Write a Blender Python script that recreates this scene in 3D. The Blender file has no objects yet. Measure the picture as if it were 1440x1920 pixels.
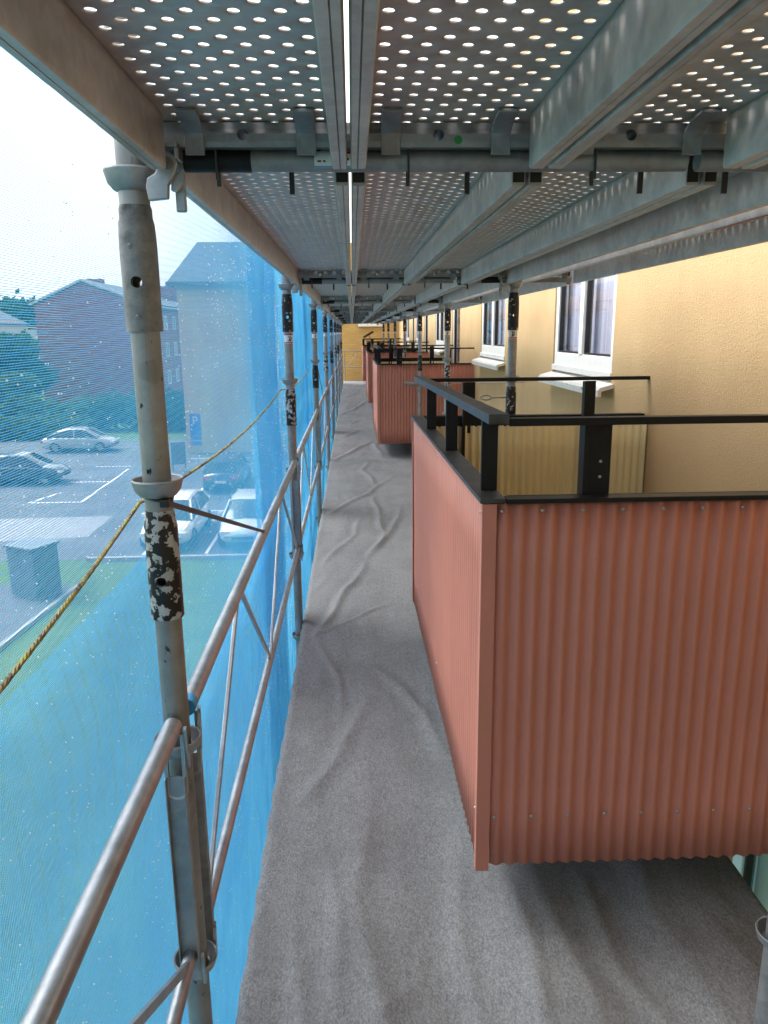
import bpy, bmesh, math, random
import numpy as np
from mathutils import Vector, Matrix
random.seed(7); RNG = np.random.default_rng(7)
SC = bpy.context.scene; COL = SC.collection
R = math.radians
# ------------------------------------------------------------------ camera
PITCH, YAW, ROLL, CZ = 0.235384, 0.039259, -0.009159, 1.6634
cp, sp, cy_, sy_ = math.cos(PITCH), math.sin(PITCH), math.cos(YAW), math.sin(YAW)
FW = Vector((sy_*cp, cy_*cp, -sp)); RT = Vector((cy_, -sy_, 0)); UP = RT.cross(FW)
cr, sr = math.cos(ROLL), math.sin(ROLL)
R2 = RT*cr + UP*sr; U2 = -RT*sr + UP*cr
cam_d = bpy.data.cameras.new('camera'); cam = bpy.data.objects.new('camera', cam_d); COL.objects.link(cam)
cam.matrix_world = Matrix(((R2.x, U2.x, -FW.x, 0), (R2.y, U2.y, -FW.y, 0), (R2.z, U2.z, -FW.z, CZ), (0, 0, 0, 1)))
cam_d.sensor_fit = 'VERTICAL'; cam_d.sensor_height = 36; cam_d.lens = 1408.97/1920*36
cam_d.clip_start = 0.02; cam_d.clip_end = 2000
SC.camera = cam
# ------------------------------------------------------------------ sky, sun, exposure
SUN_EL, SUN_AZ = R(52), R(-62)            # azimuth from +Y towards +X
W = bpy.data.worlds.new('World'); SC.world = W; W.use_nodes = True
nt = W.node_tree; nt.nodes.clear()
sky = nt.nodes.new('ShaderNodeTexSky'); sky.sky_type = 'NISHITA'; sky.sun_disc = False
sky.sun_elevation = SUN_EL; sky.sun_rotation = SUN_AZ; sky.dust_density = 4.0; sky.air_density = 1.2
hs = nt.nodes.new('ShaderNodeHueSaturation'); hs.inputs['Saturation'].default_value = 0.0
bg = nt.nodes.new('ShaderNodeBackground'); bg.inputs['Strength'].default_value = 0.15
wo = nt.nodes.new('ShaderNodeOutputWorld')
nt.links.new(sky.outputs[0], hs.inputs['Color']); nt.links.new(hs.outputs[0], bg.inputs['Color']); nt.links.new(bg.outputs[0], wo.inputs['Surface'])
sd = bpy.data.lights.new('sun', 'SUN'); sd.energy = 1.2; sd.angle = R(25); sd.color = (1, .96, .9)
so = bpy.data.objects.new('sun', sd); COL.objects.link(so)
sdir = Vector((math.sin(SUN_AZ)*math.cos(SUN_EL), math.cos(SUN_AZ)*math.cos(SUN_EL), math.sin(SUN_EL)))
so.rotation_euler = sdir.to_track_quat('Z', 'Y').to_euler(); so.location = sdir*40
SC.view_settings.view_transform = 'Standard'; SC.view_settings.look = 'None'
SC.view_settings.exposure = 1.5; SC.view_settings.gamma = 1.0; SC.view_settings.use_curve_mapping = False
SC.cycles.max_bounces = 8; SC.cycles.diffuse_bounces = 4; SC.cycles.transparent_max_bounces = 16
SC.cycles.use_denoising = True
SC.cycles.caustics_reflective = False; SC.cycles.caustics_refractive = False

# ------------------------------------------------------------------ materials
MATS = {}
class NB:
    def __init__(s, name):
        s.m = bpy.data.materials.new(name); s.m.use_nodes = True; s.t = s.m.node_tree; s.t.nodes.clear()
        s.out = s.N('ShaderNodeOutputMaterial'); MATS[name] = s.m
    def N(s, t, **k):
        n = s.t.nodes.new(t)
        for a, b in k.items(): setattr(n, a, b)
        return n
    def L(s, a, b): s.t.links.new(a, b)
    def coord(s, which='Object', scale=(1, 1, 1)):
        tc = s.N('ShaderNodeTexCoord'); mp = s.N('ShaderNodeMapping'); mp.inputs['Scale'].default_value = scale
        s.L(tc.outputs[which], mp.inputs['Vector']); return mp.outputs[0]
    def noise(s, vec, scale, detail=4, rough=.55):
        n = s.N('ShaderNodeTexNoise'); n.inputs['Scale'].default_value = scale; n.inputs['Detail'].default_value = detail
        n.inputs['Roughness'].default_value = rough; s.L(vec, n.inputs['Vector']); return n.outputs['Fac']
    def ramp(s, fac, stops):
        r = s.N('ShaderNodeValToRGB'); e = r.color_ramp.elements
        while len(e) < len(stops): e.new(.5)
        for el, (p, c) in zip(e, stops):
            el.position = p; el.color = (*c, 1) if len(c) == 3 else c
        s.L(fac, r.inputs[0]); return r.outputs[0]
    def mix(s, fac, a, b, mode='MIX'):
        m = s.N('ShaderNodeMix', data_type='RGBA', blend_type=mode)
        for sock, v in ((m.inputs[0], fac), (m.inputs[6], a), (m.inputs[7], b)):
            if isinstance(v, (int, float)): sock.default_value = v
            elif isinstance(v, tuple): sock.default_value = (*v, 1)
            else: s.L(v, sock)
        return m.outputs[2]
    def bump(s, h, strength, dist=.01):
        b = s.N('ShaderNodeBump'); b.inputs['Strength'].default_value = strength; b.inputs['Distance'].default_value = dist
        s.L(h, b.inputs['Height']); return b.outputs[0]
    def bsdf(s, color, rough=.6, metal=0., normal=None, spec=.5):
        p = s.N('ShaderNodeBsdfPrincipled')
        for sock, v in (('Base Color', color), ('Roughness', rough), ('Metallic', metal), ('Specular IOR Level', spec)):
            if isinstance(v, (int, float)): p.inputs[sock].default_value = v
            elif isinstance(v, tuple): p.inputs[sock].default_value = (*v, 1)
            else: s.L(v, p.inputs[sock])
        if normal is not None: s.L(normal, p.inputs['Normal'])
        s.L(p.outputs[0], s.out.inputs['Surface']); return p
def simple(name, color, rough=.6, metal=0., nscale=20, var=.12, bump=0., spec=.5):
    b = NB(name); v = b.coord()
    n = b.noise(v, nscale)
    c = b.ramp(n, [(.3, tuple(x*(1-var) for x in color)), (.7, tuple(min(1, x*(1+var)) for x in color))])
    b.bsdf(c, rough, metal, b.bump(b.noise(v, nscale*4), bump, .004) if bump else None, spec); return b.m
def galv(name, lo, hi, rough=(.36, .55), metal=.75, rust=0., tint=(.97, 1.03)):
    b = NB(name); v = b.coord()
    vo = b.N('ShaderNodeTexVoronoi'); vo.inputs['Scale'].default_value = 38; b.L(v, vo.inputs['Vector'])
    n1 = b.noise(v, 9, 6, .65); n2 = b.noise(v, 46, 3)
    base = b.ramp(n1, [(.28, (lo*tint[0], lo, lo*tint[1])), (.72, (hi*tint[0], hi, hi*tint[1]))])
    bw = b.N('ShaderNodeRGBToBW'); b.L(vo.outputs['Color'], bw.inputs[0]); sp_ = b.mix(.22, base, b.ramp(bw.outputs[0], [(.2, (.25,)*3), (.8, (.75,)*3)]), 'SOFT_LIGHT')
    st = b.mix(b.ramp(n2, [(.45, (0, 0, 0)), (.75, (.5, .5, .5))]), sp_, (hi*1.1, hi*1.1, hi*1.08))
    if rust:
        st = b.mix(b.ramp(b.noise(v, 5, 8, .7), [(.5, (0, 0, 0)), (.75, (rust,)*3)]), st, (.16, .09, .05))
    p = b.bsdf(st, b.ramp(n1, [(.3, (rough[0],)*3), (.7, (rough[1],)*3)]), metal, b.bump(n2, .12, .002)); return b.m
galv('galvanized_steel', .22, .38, (.4, .58), .6); galv('plank_steel', .32, .56, (.36, .55), .5, .18, (1.13, .95)); galv('rail_steel', .30, .48, (.3, .46), .8)
galv('old_steel', .20, .36, (.4, .62), .7, .55); galv('cast_steel', .34, .46, (.32, .48), .7)
def flaked(name, thr):
    b = NB(name); v = b.coord()
    oi = b.N('ShaderNodeObjectInfo'); va = b.N('ShaderNodeVectorMath', operation='SCALE'); va.inputs[0].default_value = (37, 23, 51); b.L(oi.outputs['Random'], va.inputs['Scale']); vb = b.N('ShaderNodeVectorMath', operation='ADD'); b.L(v, vb.inputs[0]); b.L(va.outputs[0], vb.inputs[1]); v = vb.outputs[0]
    n = b.noise(v, 52, 8, .58); n2 = b.noise(v, 14, 4)
    steel = b.ramp(n2, [(.3, (.30, .31, .31)), (.7, (.5, .5, .5))])
    m = b.ramp(n, [(thr, (0, 0, 0)), (thr+.02, (1, 1, 1))])
    col = b.mix(m, (.012, .012, .013), steel)
    b.bsdf(col, b.ramp(m, [(0, (.38,)*3), (1, (.5,)*3)]), 0.25, b.bump(m, .5, .001)); return b.m
flaked('flaked_black_paint', .51); flaked('black_paint_chipped', .60)
def stained():
    b = NB('stained_steel'); v = b.coord(); n = b.noise(v, 11, 7, .66)
    c = b.ramp(n, [(.34, (.035, .036, .036)), (.48, (.16, .165, .165)), (.72, (.34, .34, .34))])
    b.bsdf(c, .46, .55, b.bump(n, .1, .002))
stained()
def scratched():
    b = NB('post_steel'); v = b.coord()
    n1 = b.noise(v, 8, 6, .62); ch = b.noise(b.coord(scale=(1, 1, .55)), 62, 3, .5); zone = b.noise(v, 5.5, 2)
    vo = b.N('ShaderNodeTexVoronoi'); vo.inputs['Scale'].default_value = 34; b.L(v, vo.inputs['Vector']); bw = b.N('ShaderNodeRGBToBW'); b.L(vo.outputs['Color'], bw.inputs[0])
    base = b.ramp(n1, [(.3, (.19, .195, .195)), (.7, (.35, .355, .35))])
    base = b.mix(.2, base, b.ramp(bw.outputs[0], [(.2, (.25,)*3), (.8, (.75,)*3)]), 'SOFT_LIGHT')
    k = b.N('ShaderNodeMath', operation='MULTIPLY'); b.L(b.ramp(ch, [(.66, (0, 0, 0)), (.69, (1, 1, 1))]), k.inputs[0]); b.L(b.ramp(zone, [(.46, (0, 0, 0)), (.56, (1, 1, 1))]), k.inputs[1])
    c = b.mix(k.outputs[0], base, (.012, .012, .012))
    b.bsdf(c, .48, .6, b.bump(n1, .08, .002))
scratched()
simple('black_metal', (.008, .0085, .0095), .5, .0, 30, .3, .05, .25)
simple('cap_metal', (.045, .047, .05), .42, .3, 14, .5, .1)
simple('black_plastic', (.012, .012, .012), .45, 0, 30, .1)
def net_mat():
    b = NB('net_fibre'); v = b.coord(); n = b.noise(v, 3, 3)
    c = b.ramp(n, [(.3, (.20, .65, .96)), (.7, (.28, .74, .99))])
    d = b.N('ShaderNodeBsdfDiffuse'); t = b.N('ShaderNodeBsdfTranslucent'); m = b.N('ShaderNodeMixShader'); m.inputs[0].default_value = .5
    b.L(c, d.inputs[0]); b.L(c, t.inputs[0]); b.L(d.outputs[0], m.inputs[1]); b.L(t.outputs[0], m.inputs[2]); b.L(m.outputs[0], b.out.inputs['Surface'])
net_mat()
def drop_mat():
    b = NB('water_drop'); d = b.N('ShaderNodeBsdfTranslucent'); d.inputs[0].default_value = (.95, .97, 1, 1)
    g = b.N('ShaderNodeBsdfDiffuse'); g.inputs[0].default_value = (.92, .95, 1, 1); m = b.N('ShaderNodeMixShader'); m.inputs[0].default_value = .4
    b.L(d.outputs[0], m.inputs[1]); b.L(g.outputs[0], m.inputs[2]); b.L(m.outputs[0], b.out.inputs['Surface'])
drop_mat()
def carpet_mat():
    b = NB('grey_felt'); v = b.coord()
    fine = b.noise(b.coord(scale=(1, .55, 1)), 210, 4, .75); mid = b.noise(b.coord(scale=(1.3, .6, 1)), 48, 6, .75); big = b.noise(v, 2.2, 4)
    streak = b.noise(b.coord(scale=(1, .12, 1)), 9, 3)
    c = b.ramp(mid, [(.3, (.116, .120, .127)), (.7, (.220, .226, .236))])
    c = b.mix(b.ramp(fine, [(.42, (0, 0, 0)), (.68, (.75,)*3)]), c, (.37, .37, .372))
    c = b.mix(b.ramp(big, [(.45, (0, 0, 0)), (.75, (.45,)*3)]), c, (.115, .113, .112))
    c = b.mix(b.ramp(streak, [(.55, (0, 0, 0)), (.75, (.3,)*3)]), c, (.085, .085, .088))
    spk = b.N('ShaderNodeTexVoronoi'); spk.inputs['Scale'].default_value = 70; b.L(v, spk.inputs['Vector'])
    c = b.mix(b.ramp(spk.outputs['Distance'], [(.05, (.45,)*3), (.12, (0, 0, 0))]), c, (.36, .35, .35))
    b.bsdf(c, .95, 0, b.bump(b.mix(.4, fine, mid), .9, .006), .1)
carpet_mat()
def stucco():
    b = NB('yellow_stucco'); v = b.coord()
    n = b.noise(v, 150, 8, .72); n2 = b.noise(v, 60, 5, .65); big = b.noise(v, 1.1, 5, .6)
    c = b.ramp(big, [(.3, (.51, .355, .195)), (.7, (.61, .44, .25))])
    c = b.mix(b.ramp(n, [(.36, (.42,)*3), (.55, (0, 0, 0))]), c, (.42, .25, .10))
    stain = b.noise(b.coord(scale=(1, 1, .18)), 3.2, 5, .65)
    c = b.mix(b.ramp(stain, [(.5, (0, 0, 0)), (.8, (.3,)*3)]), c, (.38, .25, .13))
    b.bsdf(c, .93, 0, b.bump(b.mix(.45, n, n2), .75, .012), .15)
stucco()
def brick(name, c1, c2, mort, bw=.25, rh=.075):
    b = NB(name); tc = b.N('ShaderNodeTexCoord'); sx = b.N('ShaderNodeSeparateXYZ'); b.L(tc.outputs['Object'], sx.inputs[0])
    ad = b.N('ShaderNodeMath', operation='ADD'); b.L(sx.outputs[0], ad.inputs[0]); b.L(sx.outputs[1], ad.inputs[1])
    cx = b.N('ShaderNodeCombineXYZ'); b.L(ad.outputs[0], cx.inputs[0]); b.L(sx.outputs[2], cx.inputs[1])
    t = b.N('ShaderNodeTexBrick'); t.inputs['Scale'].default_value = 1; t.inputs['Brick Width'].default_value = bw; t.inputs['Row Height'].default_value = rh
    t.inputs['Mortar Size'].default_value = .008; t.inputs['Color1'].default_value = (*c1, 1); t.inputs['Color2'].default_value = (*c2, 1); t.inputs['Mortar'].default_value = (*mort, 1)
    b.L(cx.outputs[0], t.inputs['Vector'])
    c = b.mix(b.ramp(b.noise(b.coord(), 1.5, 5), [(.3, (0, 0, 0)), (.7, (.35,)*3)]), t.outputs[0], tuple(x*.75 for x in c1))
    b.bsdf(c, .9, 0, b.bump(t.outputs['Fac'], .3, -.006), .2)
brick('yellow_brick', (.62, .40, .14), (.72, .50, .20), (.50, .38, .20))
brick('red_brick', (.27, .075, .06), (.34, .11, .085), (.3, .2, .17))
brick('beige_brick', (.50, .38, .22), (.58, .46, .28), (.46, .38, .27))
def cladding(name, c):
    b = NB(name); v = b.coord(); n = b.noise(v, 3, 5); n2 = b.noise(v, 160, 2)
    st = b.noise(b.coord(scale=(1, 1, .06)), 11, 4, .6)
    col = b.ramp(n, [(.3, tuple(x*.93 for x in c)), (.7, tuple(x*1.06 for x in c))])
    col = b.mix(b.ramp(st, [(.5, (0, 0, 0)), (.75, (.28,)*3)]), col, tuple(x*.74 for x in c))
    col = b.mix(b.ramp(b.noise(b.coord(scale=(1, 1, .2)), 23, 6, .7), [(.6, (0, 0, 0)), (.72, (.3,)*3)]), col, tuple(min(1, x*1.2+.03) for x in c))
    b.bsdf(col, .52, 0, b.bump(n2, .06, .001), .4)
cladding('terracotta_sheet', (.52, .20, .145)); cladding('ochre_sheet', (.70, .59, .33))
simple('concrete', (.34, .33, .31), .9, 0, 8, .15, .2)
simple('white_frame', (.80, .80, .78), .42, 0, 12, .04); simple('white_sill', (.74, .73, .70), .5, 0, 9, .08)
simple('sticker_white', (.8, .8, .8), .5, 0, 10, .03); simple('sticker_red', (.45, .03, .05), .5, 0, 10, .05); simple('sticker_green', (.03, .22, .05), .5, 0, 10, .05); simple('sticker_blue', (.05, .3, .6), .5, 0, 10, .05)
simple('ink_black', (.015, .015, .015), .6, 0, 10, .05)
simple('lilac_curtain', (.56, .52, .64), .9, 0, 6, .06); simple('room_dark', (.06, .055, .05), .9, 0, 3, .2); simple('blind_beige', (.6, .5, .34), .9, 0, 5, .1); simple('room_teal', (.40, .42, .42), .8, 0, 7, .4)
def glass():
    b = NB('window_glass'); g = b.N('ShaderNodeBsdfGlossy'); g.inputs['Roughness'].default_value = .01; t = b.N('ShaderNodeBsdfTransparent'); t.inputs[0].default_value = (.95, .97, .97, 1)
    lw = b.N('ShaderNodeLayerWeight'); pw = b.N('ShaderNodeMath', operation='POWER'); pw.inputs[1].default_value = 4.5; b.L(lw.outputs['Facing'], pw.inputs[0]); ma = b.N('ShaderNodeMath', operation='MULTIPLY_ADD'); ma.inputs[1].default_value = .9; ma.inputs[2].default_value = .06; b.L(pw.outputs[0], ma.inputs[0]); lw.inputs[0].default_value = .5; m = b.N('ShaderNodeMixShader'); b.L(ma.outputs[0], m.inputs[0]); b.L(t.outputs[0], m.inputs[1]); b.L(g.outputs[0], m.inputs[2]); b.L(m.outputs[0], b.out.inputs['Surface'])
glass()
simple('asphalt', (.085, .087, .095), .9, 0, .6, .3, .2); simple('pale_paving', (.23, .23, .24), .9, 0, 2, .1, .1); simple('paint_white', (.72, .72, .72), .7, 0, 8, .08)
def grass_mat():
    b = NB('lawn'); v = b.coord(); n = b.noise(v, 1.1, 6, .7); n2 = b.noise(v, 14, 4)
    c = b.ramp(n, [(.3, (.05, .10, .025)), (.7, (.105, .17, .045))]); c = b.mix(b.ramp(n2, [(.4, (0, 0, 0)), (.7, (.5,)*3)]), c, (.12, .17, .06))
    b.bsdf(c, .95, 0, b.bump(n2, .6, .05), .1)
grass_mat()
def leaf(name, a, c):
    b = NB(name); v = b.coord(); n = b.noise(v, 1.6, 3); d = b.N('ShaderNodeBsdfDiffuse'); t = b.N('ShaderNodeBsdfTranslucent'); m = b.N('ShaderNodeMixShader'); m.inputs[0].default_value = .3
    cc = b.ramp(n, [(.3, a), (.7, c)]); b.L(cc, d.inputs[0]); b.L(cc, t.inputs[0]); b.L(d.outputs[0], m.inputs[1]); b.L(t.outputs[0], m.inputs[2]); b.L(m.outputs[0], b.out.inputs['Surface'])
leaf('leaf_dark', (.03, .075, .022), (.055, .12, .035)); leaf('leaf_mid', (.055, .12, .03), (.10, .18, .05))
simple('bark', (.10, .075, .05), .95, 0, 12, .3, .4)
simple('roof_slate', (.10, .105, .12), .8, 0, 4, .15); simple('roof_pale', (.5, .5, .5), .7, 0, 4, .1); simple('dark_window', (.06, .07, .08), .15, 0, 4, .1); simple('house_white', (.66, .64, .58), .85, 0, 2, .06)
simple('kiosk_paint', (.12, .15, .18), .6, 0, 6, .1); simple('sign_blue', (.02, .12, .5), .5, 0, 6, .05)
def carpaint(name, c):
    b = NB(name); p = b.bsdf(c, .28, .2); p.inputs['Coat Weight'].default_value = .7; p.inputs['Coat Roughness'].default_value = .06
carpaint('car_silver', (.36, .38, .40)); carpaint('car_dark', (.035, .045, .06)); carpaint('car_white', (.78, .78, .78))
simple('car_glass', (.02, .025, .03), .06, 0, 4, .1); simple('tyre', (.02, .02, .02), .9, 0, 20, .1); simple('rim_metal', (.45, .45, .46), .3, .8, 10, .1)
simple('lamp_red', (.4, .02, .02), .2, 0, 10, .05); simple('lamp_clear', (.7, .72, .75), .1, 0, 10, .05)
def rope_mat():
    b = NB('rope_fibre'); v = b.coord(); n = b.noise(b.coord(scale=(1, 1, 1)), 26, 3, .6); n2 = b.noise(v, 160, 2)
    c = b.ramp(n, [(.38, (.10, .07, .045)), (.5, (.24, .19, .07)), (.62, (.34, .29, .05))])
    c = b.mix(b.ramp(n2, [(.5, (0, 0, 0)), (.75, (.5,)*3)]), c, (.6, .55, .48)); b.bsdf(c, .85, 0, b.bump(n2, .4, .002))
rope_mat()
simple('broom_bristle', (.20, .07, .035), .9, 0, 40, .3, .3); simple('wood_handle', (.45, .3, .16), .7, 0, 15, .15)

# ------------------------------------------------------------------ mesh building
class MB:
    def __init__(s): s.v = []; s.f = []
    def add(s, vs, fs):
        o = len(s.v); s.v += [tuple(x) for x in vs]; s.f += [tuple(i+o for i in f) for f in fs]; return s
    def box(s, x0, x1, y0, y1, z0, z1):
        return s.add([(x0,y0,z0),(x1,y0,z0),(x1,y1,z0),(x0,y1,z0),(x0,y0,z1),(x1,y0,z1),(x1,y1,z1),(x0,y1,z1)],
                     [(3,2,1,0),(4,5,6,7),(0,1,5,4),(1,2,6,5),(2,3,7,6),(3,0,4,7)])
    def bar(s, a, b, w, t, up=(0, 0, 1)):
        a = Vector(a); b = Vector(b); d = (b-a).normalized(); u = Vector(up)
        if abs(d.dot(u)) > .98: u = Vector((1, 0, 0))
        sx = d.cross(u).normalized()*w/2; sz = sx.cross(d).normalized()*t/2
        vs = []
        for p in (a, b): vs += [p-sx-sz, p+sx-sz, p+sx+sz, p-sx+sz]
        return s.add(vs, [(3,2,1,0),(4,5,6,7),(0,1,5,4),(1,2,6,5),(2,3,7,6),(3,0,4,7)])
    def tube(s, path, r, n=12, cap=True):
        path = [Vector(p) for p in path]; vs = []; fs = []; m = len(path)
        rr = r if isinstance(r, (list, tuple)) else [r]*m
        pu = None
        for i, p in enumerate(path):
            d = (path[min(i+1, m-1)]-path[max(i-1, 0)]).normalized()
            if pu is None: pu = Vector((0, 0, 1)) if abs(d.z) < .9 else Vector((1, 0, 0))
            a = d.cross(pu).normalized(); b = a.cross(d).normalized(); pu = b
            for k in range(n):
                an = 2*math.pi*k/n; vs.append(p+(a*math.cos(an)+b*math.sin(an))*rr[i])
        for i in range(m-1):
            for k in range(n): fs.append((i*n+k, i*n+(k+1) % n, (i+1)*n+(k+1) % n, (i+1)*n+k))
        if cap: fs += [tuple(range(n))[::-1], tuple(range((m-1)*n, m*n))]
        return s.add(vs, fs)
    def lathe(s, prof, n=28, c=(0, 0, 0), close=True):
        vs = []; fs = []; m = len(prof)
        for r, z in prof:
            for k in range(n):
                an = 2*math.pi*k/n; vs.append((c[0]+r*math.cos(an), c[1]+r*math.sin(an), c[2]+z))
        for i in range(m if close else m-1):
            j = (i+1) % m
            for k in range(n): fs.append((i*n+k, i*n+(k+1) % n, j*n+(k+1) % n, j*n+k))
        return s.add(vs, fs)
    def prism(s, pts, axis, d0, d1):
        def P(u, w, d): return {'x': (d, u, w), 'y': (u, d, w), 'z': (u, w, d)}[axis]
        n = len(pts); vs = [P(u, w, d0) for u, w in pts]+[P(u, w, d1) for u, w in pts]
        fs = [tuple(range(n))[::-1], tuple(range(n, 2*n))]+[(i, (i+1) % n, (i+1) % n+n, i+n) for i in range(n)]
        return s.add(vs, fs)
    def mesh(s, name, mat, ang=35):
        me = bpy.data.meshes.new(name); me.from_pydata(s.v, [], s.f); me.materials.append(MATS[mat])
        bm = bmesh.new(); bm.from_mesh(me); bmesh.ops.recalc_face_normals(bm, faces=bm.faces); bm.to_mesh(me); bm.free()
        if ang:
            me.shade_smooth(); me.set_sharp_from_angle(angle=R(ang))
        return me
    def build(s, name, mat, parent=None, loc=None, ang=35, bevel=0):
        return link(name, s.mesh(name, mat, ang), parent, loc, bevel)
def link(name, me, parent=None, loc=None, bevel=0):
    o = bpy.data.objects.new(name, me); COL.objects.link(o); o.parent = parent
    if loc: o.location = loc
    if bevel:
        b = o.modifiers.new('bevel', 'BEVEL'); b.width = bevel; b.segments = 2; b.limit_method = 'ANGLE'
    return o
def tag(o, label=None, cat=None, group=None, kind=None):
    if label: o['label'] = label
    if cat: o['category'] = cat
    if group: o['group'] = group
    if kind: o['kind'] = kind
    return o
def empty(name, loc=(0, 0, 0), rz=0, **k):
    o = bpy.data.objects.new(name, None); COL.objects.link(o); o.location = loc; o.rotation_euler = (0, 0, rz); o.empty_display_size = .1
    return tag(o, **k)
def copy_tree(o, loc=None, parent=None):
    c = o.copy(); COL.objects.link(c); c.parent = parent
    if loc is not None: c.location = loc
    for ch in list(o.children): copy_tree(ch, None, c)
    return c
def npmesh(name, V, F, mat, smooth=False):
    me = bpy.data.meshes.new(name); V = np.asarray(V, np.float32); F = np.asarray(F, np.int32); k = F.shape[1]
    me.vertices.add(len(V)); me.vertices.foreach_set('co', V.ravel()); me.loops.add(F.size); me.loops.foreach_set('vertex_index', F.ravel())
    me.polygons.add(len(F)); me.polygons.foreach_set('loop_start', np.arange(0, F.size, k, dtype=np.int32)); me.polygons.foreach_set('loop_total', np.full(len(F), k, np.int32))
    if smooth: me.polygons.foreach_set('use_smooth', np.ones(len(F), bool))
    me.materials.append(MATS[mat]); me.update(calc_edges=True); me.validate(); return me
def cut(me, cutters):
    """boolean difference of a mesh with cutter meshes"""
    a = bpy.data.objects.new('cut_a', me); COL.objects.link(a); tmp = []
    for c in cutters:
        b = bpy.data.objects.new('cut_b', c); COL.objects.link(b); m = a.modifiers.new('b', 'BOOLEAN'); m.operation = 'DIFFERENCE'; m.solver = 'EXACT'; m.object = b; tmp.append(b)
    dg = bpy.context.evaluated_depsgraph_get(); r = bpy.data.meshes.new_from_object(a.evaluated_get(dg))
    for b in tmp: bpy.data.objects.remove(b)
    bpy.data.objects.remove(a); r.shade_smooth(); r.set_sharp_from_angle(angle=R(35)); return r

# ------------------------------------------------------------------ key dimensions
XN = -.425                               # net plane
Y1, L = 1.309, 2.8985                    # first post row, bay length
XL, XR = -0.346, 0.882                   # outer and inner post lines
XW = 1.62                                # facade plane
GZ = -5.4                                # street level
YEND = 26.9
PY = [Y1+L*i for i in range(9)]

# ------------------------------------------------------------------ ground and roads
def sheet(name, pts, z, mat):
    b = MB(); n = len(pts); b.add([(x, y, z) for x, y in pts], [tuple(range(n))])
    return tag(b.build(name, mat, ang=0), kind='structure')
sheet('ground', [(-600, -300), (600, -300), (600, 900), (-600, 900)], GZ-.012, 'lawn')
sheet('car_park', [(-26, 23.6), (-.8, 23.6), (-.8, 45.4), (-10.4, 45.4), (-10.4, 52), (-36, 52), (-36, 40)], GZ-.004, 'asphalt')
sheet('paved_path', [(-40, 23), (-9.6, 26.4), (-9.7, 29.6), (-40, 28.4)], GZ, 'pale_paving')
sheet('kiosk_path', [(-30, 16.2), (-8.35, 16.2), (-8.0, 20.9), (-9.2, 21.3), (-30, 20.5)], GZ+.0, 'asphalt')
bk = MB()
for a, b in [((-14.1, 32.3), (-11.8, 32.3)), ((-14.1, 32.3), (-13.5, 34.4)), ((-11.85, 32.3), (-12.15, 40.4)), ((-14.1, 36.9), (-12.0, 36.9)), ((-14.2, 41.3), (-12.2, 41.3)),
             ((-8.6, 30.2), (-1.2, 30.2)), ((-7.3, 30.2), (-7.1, 35)), ((-4.7, 30.2), (-4.6, 35)), ((-2.2, 30.2), (-2.2, 35)), ((-7.4, 28.6), (-1, 28.6)), ((-7.0, 24), (-7.0, 28.6)), ((-4.95, 24), (-4.95, 28.6)), ((-2.6, 24), (-2.6, 28.6)), ((-9.5, 43.6), (-1, 43.6))]:
    bk.bar((*a, GZ+.004), (*b, GZ+.004), .11, .004)
tag(bk.build('parking_lines', 'paint_white', ang=0), kind='structure')
kb = MB(); kb.box(-8.6, -.8, 23.35, 23.5, GZ-.1, GZ+.12); tag(kb.build('kerb', 'concrete', ang=0), kind='structure')
kb = MB(); kb.bar((-8.3, 16.2, GZ+.04), (-8.0, 20.9, GZ+.04), .1, .1); tag(kb.build('kerb', 'concrete', ang=0), kind='structure')

# ------------------------------------------------------------------ walkway: deck under a felt covering
dk = MB(); dk.box(-.312, 1.19, -9, 26.75, -.085, -.02); tag(dk.build('deck', 'plank_steel', ang=0), kind='structure')
FOLDS = [([(-.233,3.99),(-.049,4.8),(.089,5.4)],.030,.014),([(-.233,3.99),(.034,4.3),(.238,4.47)],.018,.009),([(.09,5.47),(.345,6.42),(.437,7.14)],.035,.014),([(-.29,6.84),(.138,7.79),(.479,8.83)],.035,.012),
 ([(-.29,6.84),(.0,7.0),(.3,7.05)],.02,.007),([(-.278,9.86),(.306,11.82)],.05,.018),([(-.278,9.8),(.0,10.0),(.3,10.1)],.02,.008),([(-.256,15.9),(-.031,16.43),(.37,19.0)],.06,.02),([(-.086,1.59),(-.063,1.9),(-.119,2.15)],.035,.008),([(.022,1.54),(.167,1.65)],.03,.007),
 ([(-.226,2.44),(-.074,2.72),(.044,3.26)],.04,.008),([(.078,3.55),(.282,3.09),(.381,2.58)],.035,.008),([(-.205,12.19),(.257,13.55)],.05,.015),([(-.27,12.75),(.1,12.9)],.04,.01),([(.298,11.53),(.4,10.01)],.05,.012),([(.705,2.0),(.677,1.67),(.742,1.5),(.72,1.1)],.035,.007),
 ([(.467,1.99),(.461,1.68),(.436,1.52),(.40,1.1)],.03,.007),([(.191,7.65),(.24,6.16),(.132,5.53)],.035,.012),([(-.22,3.95),(-.1,3.4),(-.08,2.9)],.02,.006),([(.15,.9),(.05,1.4),(-.02,2.0),(.06,2.6)],.05,.008),([(-.2,1.0),(-.16,1.5),(-.2,2.0)],.03,.006),([(.30,1.0),(.27,1.6),(.33,2.3)],.04,.007),
 ([(-.25,5.3),(.0,6.2),(.05,6.8)],.03,.008),([(.25,8.2),(.1,9.2),(.2,9.9)],.04,.01),([(-.1,14),(.2,14.8)],.05,.012),([(-.2,20),(.2,21.5)],.07,.015),([(.55,1.0),(.58,1.6),(.53,2.2)],.05,.006),([(.9,1.2),(.85,1.8),(.95,2.4)],.05,.006)]
xs = np.linspace(-.325, 1.205, 104)
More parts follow.
